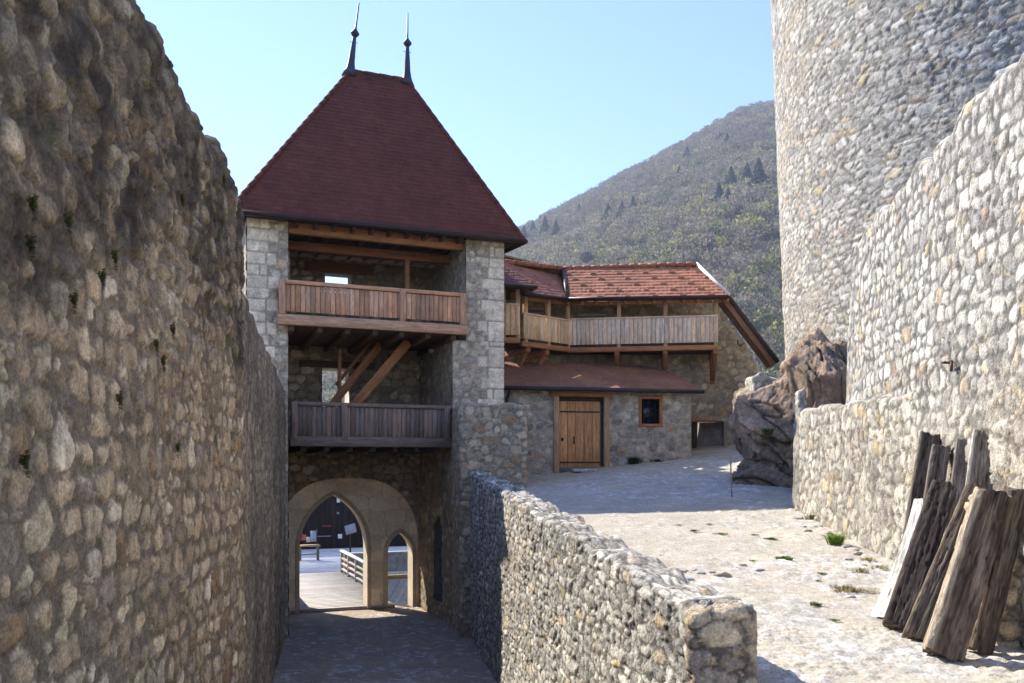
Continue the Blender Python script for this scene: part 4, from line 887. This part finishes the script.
railing(4.62, 'wooden bridge railing with four pale rails seen inside the large gateway'); railing(1.52, 'wooden bridge railing at the left jamb of the large gateway')
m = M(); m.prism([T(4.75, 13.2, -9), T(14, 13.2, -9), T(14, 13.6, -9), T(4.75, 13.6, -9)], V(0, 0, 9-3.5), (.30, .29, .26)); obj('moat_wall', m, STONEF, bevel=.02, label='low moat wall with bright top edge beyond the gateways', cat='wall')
fb = thing('wooden_fence', T(6, 6.5, -5), 'wooden rail with diagonal brace seen through the small gateway', 'fence')
m = M(); m.bar(T(4.7, 6.5, -3.72), T(8, 6.5, -3.72), .1, .14, wc((.42, .33, .2))); obj('rail', m, WOOD, fb)
m = M(); m.bar(T(4.6, 6.4, -4.0), T(5.6, 6.4, -5.6), .1, .14, wc(PINE)); obj('brace', m, WOOD, fb)
m = M(); m.bar(T(7.8, 6.5, -8), T(7.8, 6.5, -3.6), .14, .14, wc(PINE), up=er); obj('post', m, WOOD, fb)
# dark timber barn across the forecourt
bn = thing('timber_barn', T(0, 25.5, FZ), 'dark brown timber barn across the forecourt seen through the large gateway', 'barn')
m = M(); BD = (.035, .024, .022); n = 60; x0_, x1_ = -9., 11.
for k in range(n):
    s_ = x0_+(k+.5)*(x1_-x0_)/n; m.box(T(s_, 25.0, FZ+2.1), ez*2.1, er*((x1_-x0_)/n/2-.008), eb*.02, wc(BD, .2))
m.prism([T(x0_, 25.03, FZ), T(x1_, 25.03, FZ), T(x1_, 31, FZ), T(x0_, 31, FZ)], V(0, 0, 4.2), BD); obj('wall', m, WOOD, bn)
m = M(); roof_face(m, [T(x0_-.5, 24.2, FZ+4.0), T(x1_+.5, 24.2, FZ+4.0), T(x1_+.5, 28, FZ+6.6), T(x0_-.5, 28, FZ+6.6)], .3, .25, (.1, .05, .042), 195, .12, .02, .2)
m.prism([T(x0_-.5, 24.2, FZ+3.97), T(x1_+.5, 24.2, FZ+3.97), T(x1_+.5, 28, FZ+6.57), T(x0_-.5, 28, FZ+6.57)], V(0, 0, -.12), DARKW)
m.prism([T(x0_-.5, 31.8, FZ+4.0), T(x1_+.5, 31.8, FZ+4.0), T(x1_+.5, 28, FZ+6.6), T(x0_-.5, 28, FZ+6.6)], V(0, 0, -.12), (.1, .05, .042)); obj('roof', m, TILE, bn)
def bpx(px, py, t=24.9): return tpx(px, py, t)
def flat(px0, py0, px1, py1, col, name, parent, t=24.9, d=.05):
    a = bpx(px0, py1, t); b = bpx(px1, py0, t); m = M(); m.box(T((a[0]+b[0])/2, t, (a[1]+b[1])/2), er*(b[0]-a[0])/2, ez*(b[1]-a[1])/2, eb*d, col); return obj(name, m, PAINT, parent, bevel=.01)
flat(336.8, 497.5, 340, 502.5, (.75, .78, .8), 'window', bn); flat(338, 534, 342, 538.5, (.75, .73, .68), 'notice', bn); flat(322, 525, 331, 527, (.2, .04, .04), 'sign_board', bn); flat(316, 535.5, 331, 537, (.22, .22, .25), 'door_rail', bn)
flat(336.8, 512, 339, 514, (.35, .36, .4), 'lamp', bn)
bo = thing('sign_board', T(*[bpx(350, 540, 22)[0], 22, FZ]), 'grey slanted information board in front of the dark barn', 'sign board')
a = bpx(346, 535, 22); b = bpx(355, 523, 22); m = M(); m.box(T((a[0]+b[0])/2, 22, (a[1]+b[1])/2), unit(er*.93+ez*.25)*.28, unit(ez*.93-er*.2)*.24, eb*.03, (.33, .33, .33)); obj('panel', m, PAINT, bo)
m = M(); m.bar(T((a[0]+b[0])/2, 22.06, FZ), T((a[0]+b[0])/2, 22.06, (a[1]+b[1])/2), .08, .08, DARKW, up=er); obj('post', m, WOOD, bo)
stn = thing('display_stand', T(bpx(309, 550, 19)[0], 19, FZ), 'cluttered market stand with red and white cards at the left of the gateway', 'stand')
sc, _ = bpx(309, 550, 19)
m = M(); m.box(T(sc, 19, FZ+.72), er*.5, eb*.3, ez*.03, wc(PINEL)); obj('tabletop', m, WOOD, stn)
for dx in (-.42, .42):
    for dy in (-.24, .24):
        m = M(); m.bar(T(sc+dx, 19+dy, FZ), T(sc+dx, 19+dy, FZ+.7), .06, .06, wc(GREYW), up=er); obj('leg', m, WOOD, stn)
m = M(); m.box(T(sc, 19.2, FZ+.3), er*.46, eb*.22, ez*.02, wc(GREYW)); obj('shelf', m, WOOD, stn)
for (dx, z_, w_, h_, c_) in ((-.25, 1.1, .12, .14, (.5, .12, .1)), (.22, 1.15, .13, .26, (.35, .42, .55)), (-.02, 1.0, .09, .12, (.6, .58, .52)), (-.38, 1.3, .08, .3, (.3, .26, .2))):
    m = M(); m.box(T(sc+dx, 19.1, FZ+z_), er*w_, ez*h_, eb*.02, c_); obj('card', m, PAINT, stn)
m = M(); m.bar(T(sc-.45, 19.15, FZ+.75), T(sc-.45, 19.15, FZ+1.75), .05, .05, DARKW, up=er); m.bar(T(sc+.4, 19.15, FZ+.75), T(sc+.4, 19.15, FZ+1.5), .05, .05, DARKW, up=er); m.bar(T(sc-.45, 19.15, FZ+1.0), T(sc+.4, 19.15, FZ+1.0), .04, .04, DARKW); obj('rack', m, WOOD, stn)
# ================================================================== SMALL PLANTS AND STONES
def tuft(c, r, hgt, n, cols, label, cat, name, group=None, nrm=V(0, 0, 1)):
    m = M(); c = np.asarray(c, float); nrm = unit(nrm); e = unit(np.cross(nrm, V(.3, .8, .2))); e2 = np.cross(nrm, e)
    for k in range(n):
        a = random.uniform(0, 6.283); q = r*random.random()**.8*(.55+.45*math.sin(a*3+r*50)); p = c+e*math.cos(a)*q+e2*math.sin(a)*q*.8
        o = e*math.cos(a)+e2*math.sin(a); h_ = hgt*random.uniform(.5, 1.1); w_ = hgt*random.uniform(.018, .04)+.002
        sd = unit(np.cross(nrm, o)+.3*V(*RNG.normal(size=3)))*w_; md = p+nrm*h_*.6+o*h_*.25; tp = p+nrm*h_*random.uniform(.6, 1)+o*h_*random.uniform(.4, .9)
        m.add(np.array([p-sd, p+sd, md+sd*.8, md-sd*.8, tp]), [np.array([(0, 1, 2, 3)]), np.array([(3, 2, 4)])], wc(random.choice(cols), .25, .1))
    return obj(name, m, LEAF, label=label, cat=cat, group=group)
GRN = [(.15, .22, .05), (.19, .25, .06), (.11, .17, .04)]
def gg(px, py):
    Y = 12.
    for _ in range(40):
        x = (px-CX)/F*Y; z = float(zc(x, Y)); Y = max(5, -z*F/(py-HY)*.5+Y*.5) if py > HY else Y
    return V((px-CX)/F*Y, Y, float(zc((px-CX)/F*Y, Y))+.01)
LT = 'low green grass patch on the sunlit courtyard gravel'
for (px_, py_, r_, h_, n_, lb) in ((785, 560, .2, .07, 900, 'largest bright green grass patch in the middle of the courtyard'), (771, 540, .18, .05, 600, 'flat grass patch just behind the largest one in the courtyard'),
        (694, 532, .13, .05, 400, 'grass patch on the left of the courtyard near the shadow edge'), (721, 535, .22, .045, 450, 'thin wide strip of grass in the centre of the courtyard'),
        (816, 606, .13, .05, 400, 'nearest grass patch, left of the leaning beams'), (754, 536, .10, .04, 200, 'low grass tuft sharing a strip of small tufts on the gravel'), (680, 526, .08, .03, 160, LT), (709, 525, .08, .03, 160, LT), (822, 575, .1, .04, 200, LT), (753, 562, .09, .035, 200, LT), (818, 582, .07, .03, 130, LT), (835, 622, .09, .035, 160, LT)):
    tuft(gg(px_, py_), r_*.72, h_*.7, n_, GRN, lb, 'grass', 'grass_tuft', 'grass patches in the courtyard')
tuft(gg(836, 545),   .13, .2, 420, [(.26, .36, .07), (.32, .40, .09), (.20, .29, .06)], 'leafy bright green weed at the foot of the right wall', 'plant', 'weed_plant')
tuft(gg(815, 520), .25, .10, 350, [(.16, .12, .06), (.12, .13, .05)], 'dry low weeds at the corner of the masonry footing', 'plant', 'weed_plant')
tuft(gg(850, 592), .34, .07, 500, [(.34, .27, .15), (.24, .23, .10), (.38, .31, .19)], 'straggly dry weeds beside the pale curved beam', 'plant', 'weed_plant')
q = H(hpx(634, 466, -.15)[0], -.15, 0); q[2] = float(zc(q[0], q[1])); tuft(q, .22, .28, 420, [(.05, .08, .03), (.07, .10, .035)], 'dark green bush at the foot of the house wall below the window', 'plant', 'weed_plant')
q = H(hpx(657, 463, -.15)[0], -.15, 0); q[2] = float(zc(q[0], q[1])); tuft(q, .25, .12, 250, [(.05, .08, .03), (.07, .09, .035)], 'low weeds at the house wall right of the dark bush', 'plant', 'weed_plant')
tuft(at(767, 435, 18.9), .12, .2, 220, [(.10, .15, .03), (.13, .18, .04)], 'bright green plant growing in the rock cleft', 'plant', 'weed_plant')
for (px_, py_) in ((20, 205), (57, 222), (18, 245), (105, 258), (62, 300), (12, 462), (110, 400), (148, 345), (165, 330), (92, 278), (170, 448), (155, 362), (218, 180), (175, 200)):
    k_ = (px_-CX)/F; Y = -2.03/(k_+.137); tuft(V(k_*Y+.06, Y, (HY-py_)/F*Y), .09, .03, 260, [(.12, .125, .035), (.10, .11, .03), (.15, .135, .045)], 'small moss and weed tuft in a joint of the left wall', 'plant', 'moss_tuft', 'moss tufts on the left wall', nl)
def pebble(c, r, col, label, seed, name='loose_stone'):
    n = 14; th, ph = np.meshgrid(np.linspace(0, 2*math.pi, 2*n, endpoint=False), np.linspace(.03, math.pi-.03, n), indexing='ij')
    d = np.stack([np.sin(ph)*np.cos(th), np.sin(ph)*np.sin(th), np.cos(ph)], 2); k = 1+.4*fbm(d[..., 0]*1.6+seed, d[..., 1]*1.6, d[..., 2]*1.6, seed, 3)
    obj(name, M().add((np.asarray(c)+d*k[..., None]*np.asarray(r)).reshape(-1, 3), grid_faces(2*n, n, True)[:, ::-1], col), STONE, smooth=True, label=label, cat='stone', group='loose stones')
pebble(gg(722, 576), (.10, .07, .045), (.44, .37, .29), 'largest loose brown stone on the courtyard gravel', 3)
for i, (px_, py_) in enumerate(((712, 573), (684, 572), (700, 574), (694, 571), (848, 560), (850, 598), (690, 580), (760, 571), (742, 566))):
    pebble(gg(px_, py_), (.045+.012*(i % 3), .04, .022), (.54-.02*(i % 4), .52-.02*(i % 4), .47), 'small loose stone among others on the courtyard gravel', 20+i)
for i in range(22):
    Y_ = random.uniform(8.6, 16.5); off_ = (.10 if Y_ < 10.6 else .17+.06*(Y_-10.6)) + abs(random.gauss(0, .22)); x_ = RX(Y_)-off_-.05; r_ = random.uniform(.03, .075)
    pebble((x_, Y_, float(zc(x_, Y_))+.005), (r_*random.uniform(.8, 1.4), r_, r_*.6), wc((.46, .43, .37), .2, .05), 'small loose stone lying along the foot of the right wall', 60+i)
for i, (px_, py_) in enumerate(((806, 508), (868, 562), (879, 570), (861, 573))):
    tuft(gg(px_, py_), .16, .07, 160, [(.30, .25, .12), (.20, .23, .08), (.36, .30, .17)], 'dry grass fringe growing along the foot of the right wall', 'plant', 'weed_plant', 'dry weeds along the wall foot')
m = M(); q = gg(731, 482); q = V((732-CX)/F*18.2, 18.2, float(zc(4.66, 18.2))); m.tube([q, q+V(-.01, .05, .5), q+V(0, .12, 1.0)], .016, (.30, .28, .25)); obj('wooden_stake', m, WOOD, label='thin pale stake leaning against the dark foot of the rock', cat='stake')  # stake colour darkened to stand in for shade
# ================================================================== HILL, FOREST
SIL = [(-400, 420), (100, 390), (335, 330), (430, 285), (500, 249), (525, 236), (580, 207), (640, 175), (700, 141), (740, 119), (765, 111), (790, 115), (900, 170), (1024, 240), (1500, 400)]
sx_ = np.array([a for a, b in SIL], float); sy_ = np.array([b for a, b in SIL], float)
D0, D1 = 260., 1050.
def hillz(k, Y):                                                    # k = X / Y
    px_ = CX+k*F; el = (HY+3-np.interp(px_, sx_, sy_))/F
    t = np.clip((Y-D0)/(D1-D0), 0, 1.25); zr = el*D1
    prof = np.where(t < 1, t*(1.12-.12*t)*1.0, 1-(t-1)*.8)
    X = k*Y
    return -12+(zr+12)*prof+(7*fbm(X/130, Y/130, 0, 301, 4)+2*np.abs(fbm(X/45, Y/170, 0, 302, 3)))*np.clip(t*3, 0, 1)*np.clip((1-t)*4, .25, 1)
def hill():
    ks = np.linspace(-1.6, 1.5, 260); ys = np.linspace(D0-40, D1*1.25, 120); K, Yg = np.meshgrid(ks, ys, indexing='ij')
    P = np.stack([K*Yg, Yg, hillz(K, Yg)], 2); P[..., 2] = np.where(Yg < D0, np.minimum(P[..., 2], -10), P[..., 2])
    c = np.array([.13, .105, .07])*(1+.3*fbm(P[..., 0]/40, P[..., 1]/40, 0, 305, 3))[..., None]
    obj('hill', M().add(P.reshape(-1, 3), grid_faces(len(ks), len(ys)), c.reshape(-1, 3)), PLAST, smooth=True, kind='structure')
    # the plain, out to the horizon
    rr = np.array([0, 60, 140, 300, 600, 1000, 1600.]); aa = np.linspace(0, 2*math.pi, 72, endpoint=False)
    Rg, Ag = np.meshgrid(rr, aa, indexing='ij'); P = np.stack([Rg*np.cos(Ag), Rg*np.sin(Ag)+20, np.full_like(Rg, -9.0)-np.clip(Rg-60, 0, 200)*.02], 2)
    n = 72; f = np.array([(i*n+k, (i+1)*n+k, (i+1)*n+(k+1) % n, i*n+(k+1) % n) for i in range(len(rr)-1) for k in range(n)])
    obj('ground', M().add(P.reshape(-1, 3), f, (.06, .07, .035)), EARTH, kind='structure')
hill()
def tree_tmpl(kind, seed):
    g = np.random.default_rng(seed); vs, fs, sh_ = [], [], []
    if kind == 'leafless':
        n = 120
        for k in range(n):
            d = unit(g.normal(size=3)); rr = g.random()**.45; p = V(d[0]*rr*.5, d[1]*rr*.5, .58+d[2]*rr*.42); o = unit(V(d[0], d[1], abs(d[2])+.6)+g.normal(size=3)*.5); s = unit(np.cross(o, g.normal(size=3)))
            L = .10+.07*g.random(); w = .040+.045*g.random(); i = len(vs); vs += [p-s*w, p+s*w, p+o*L]; fs.append((i, i+1, i+2)); sh_ += [.9+.25*g.random()]*3
        i = len(vs); vs += [V(-.02, 0, -.1), V(.02, 0, -.1), V(0, .01, .7)]; fs.append((i, i+1, i+2)); sh_ += [.9]*3
    else:
        for lay in range(9):
            z0 = .08+lay*.10; r = .24*(1-lay/9.6)
            for k in range(11):
                a = 2*math.pi*(k+g.random())/11; q = r*(.75+.45*g.random()); i = len(vs); dr_ = V(math.cos(a), math.sin(a), 0); t_ = V(-dr_[1], dr_[0], 0)
                vs += [V(0, 0, z0+.16), dr_*q+t_*.07*(1-lay/12)+V(0, 0, z0-.03), dr_*q-t_*.07*(1-lay/12)+V(0, 0, z0-.05*g.random())]; fs.append((i, i+1, i+2)); sh_ += [.8+.4*g.random()]*3
    return np.array(vs), np.array(fs), np.array(sh_)
def forest():
    g = np.random.default_rng(5); T_ = [tree_tmpl('leafless', k) for k in range(5)]
    m = M(); X, Y, C, Sx = [], [], [], []
    n = 0
    while n < 5200:
        k_ = g.uniform(-.28, .40); Y_ = math.sqrt(g.uniform(D0**2, (D1*1.02)**2))
        if k_ < -.03 and g.random() < .75: continue
        X.append(k_*Y_); Y.append(Y_); n += 1
    X = np.array(X); Y = np.array(Y); Z = hillz(X/Y, Y)
    patch = fbm(X/90, Y/90, 0, 311, 3); hgt = np.clip((Y-D0)/(D1-D0), 0, 1)
    pals = {0: (.17, .148, .10), 1: (.225, .195, .14), 2: (.26, .25, .09), 3: (.15, .175, .065), 4: (.13, .112, .088)}
    for i in range(len(X)):
        r = g.random(); low = 1-hgt[i]
        if r < .28*low+.25*max(0, patch[i])*low: c = pals[2] if g.random() < .6 else pals[3]
        elif r > .65: c = pals[1] if low > .4 else pals[4]
        else: c = pals[0]
        v, f, s_ = T_[i % 5]; a = g.uniform(0, 6.28); hh = g.uniform(8, 13); ww = hh*g.uniform(.8, 1.2); ca, sa = math.cos(a), math.sin(a)
        P = np.stack([X[i]+(v[:, 0]*ca-v[:, 1]*sa)*ww, Y[i]+(v[:, 0]*sa+v[:, 1]*ca)*ww, Z[i]+v[:, 2]*hh], 1)
        m.add(P, f, np.asarray(c)*(1+.25*(g.random()-.5))*s_[:, None])
    obj('forest', m, LEAF, kind='stuff', label='grey brown leafless woodland with some fresh yellow green crowns on the hillside', cat='forest')
forest()
def conifer(px_, py_, hpx_, label, D=None, group='dark conifers standing out of the woodland'):
    k_ = (px_-CX)/F; ys = np.linspace(D0+20, D1, 400); zz = hillz(np.full(400, k_), ys); el = (HY-py_)/F
    i = int(np.argmin(np.abs(zz/ys-el))); Y = ys[i]; hh = 1.8*hpx_/F*Y
    v, f, s_ = tree_tmpl('conifer', int(px_)); r_ = thing('conifer_tree', V(k_*Y, Y, zz[i]), label, 'tree', group)
    m = M(); P = V(k_*Y, Y, zz[i]-.5)+v*V(hh*1.7, hh*1.7, hh); m.add(P, f, np.array([.022, .036, .027])*s_[:, None]); obj('crown', m, LEAF, r_)
    m = M(); m.tube([V(k_*Y, Y, zz[i]-1), V(k_*Y, Y, zz[i]+hh*.8)], [hh*.018, hh*.006], (.06, .045, .03), 6); obj('trunk', m, WOOD, r_)
for a in ((759, 197, 22, 'rightmost of the three upright dark conifers high on the hill beside the keep'), (747, 191, 16, 'middle one of the three upright dark conifers beside the keep'), (731, 194, 16, 'leftmost of the three upright dark conifers beside the keep'),
          (719, 211, 16, 'left half of the broad dark conifer pair below the three upright ones'), (728, 212, 14, 'right half of the broad dark conifer pair below the three upright ones'),
          (687, 167, 12, 'small dark conifer near the upper middle of the ridge slope'), (679, 185, 11, 'small dark conifer below the one on the upper ridge slope'), (633, 219, 13, 'dark conifer midway down the slope, right of a close neighbour'), (622, 222, 12, 'dark conifer midway down the slope, left of a close neighbour'), (608, 226, 13, 'lone dark conifer in the middle of the lower slope'),
          (579, 221, 10, 'thin conifer breaking the skyline low on the ridge'), (533, 242, 12, 'conifer on the skyline right above the gallery roof'), (545, 240, 14, 'tall dark conifer low on the slope above the gallery roof'), (556, 243, 13, 'dark conifer right of the tall one above the gallery roof'), (524, 250, 14, 'lowest dark conifer beside the eave of the tower roof'), (727, 152, 11, 'dark conifer close under the summit left of the keep'), (720, 148, 9, 'small dark conifer just left of the one under the summit')):
    conifer(*a)
# ================================================================== HAZE, SKY, SUN, CAMERA
HAZE = 0.0002
if HAZE:
    hz = bpy.data.materials.new('haze_air'); hz.use_nodes = True; nt = hz.node_tree; nt.nodes.clear()
    o = nt.nodes.new('ShaderNodeOutputMaterial'); pv = nt.nodes.new('ShaderNodeVolumePrincipled'); pv.inputs['Color'].default_value = (.72, .84, 1., 1); pv.inputs['Density'].default_value = HAZE; pv.inputs['Anisotropy'].default_value = .2
    nt.links.new(pv.outputs[0], o.inputs['Volume'])
    m = M(); m.box(V(0, 0, 235), V(1800, 0, 0), V(0, 1800, 0), V(0, 0, 275), (.8, .8, .8)); obj('haze', m, hz, kind='stuff')
SUN_AZ = 50.0; SUN_EL = 41.5       # degrees left of straight ahead, degrees up
sd = V(-math.sin(R(SUN_AZ))*math.cos(R(SUN_EL)), math.cos(R(SUN_AZ))*math.cos(R(SUN_EL)), math.sin(R(SUN_EL)))
import mathutils
l = bpy.data.lights.new('sun', 'SUN'); l.energy = 4.5; l.angle = R(.5); l.color = (1, .94, .84); lo = bpy.data.objects.new('sun', l); COL.objects.link(lo)
lo.rotation_euler = mathutils.Vector(sd).to_track_quat('Z', 'Y').to_euler(); lo.location = tuple(sd*60)
w = bpy.data.worlds.new('World'); S.world = w; w.use_nodes = True; nt = w.node_tree; bg = nt.nodes['Background']
sk = nt.nodes.new('ShaderNodeTexSky'); sk.sky_type = 'NISHITA'; sk.sun_disc = False; sk.sun_elevation = R(SUN_EL); sk.sun_rotation = R(-SUN_AZ); sk.air_density = 1.0; sk.dust_density = .0; sk.ozone_density = 3.2
tn = nt.nodes.new('ShaderNodeMix'); tn.data_type = 'RGBA'; tn.blend_type = 'MULTIPLY'; tn.inputs['Factor'].default_value = 1; tn.inputs['B'].default_value = (.84, .83, 1.06, 1)   # clear mountain air
nt.links.new(sk.outputs[0], tn.inputs['A']); nt.links.new(tn.outputs['Result'], bg.inputs['Color']); bg.inputs['Strength'].default_value = .138
cam = bpy.data.cameras.new('camera'); cam.sensor_width = 36; cam.lens = F/1024*36; cam.shift_y = (HY-341.5)/1024; cam.clip_start = .1; cam.clip_end = 30000
cam.dof.use_dof = True; cam.dof.focus_distance = 24; cam.dof.aperture_fstop = 8
co = bpy.data.objects.new('camera', cam); COL.objects.link(co); co.rotation_euler = (R(90), 0, 0); S.camera = co
S.view_settings.view_transform = 'Standard'; S.view_settings.look = 'None'; S.view_settings.exposure = 1.27; S.view_settings.gamma = 1
S.cycles.use_adaptive_sampling = True; S.cycles.max_bounces = 8; S.cycles.volume_bounces = 0
try: S.cycles.filter_width = 1.5
except Exception: pass
S.cycles.use_denoising = True; S.cycles.diffuse_bounces = 6
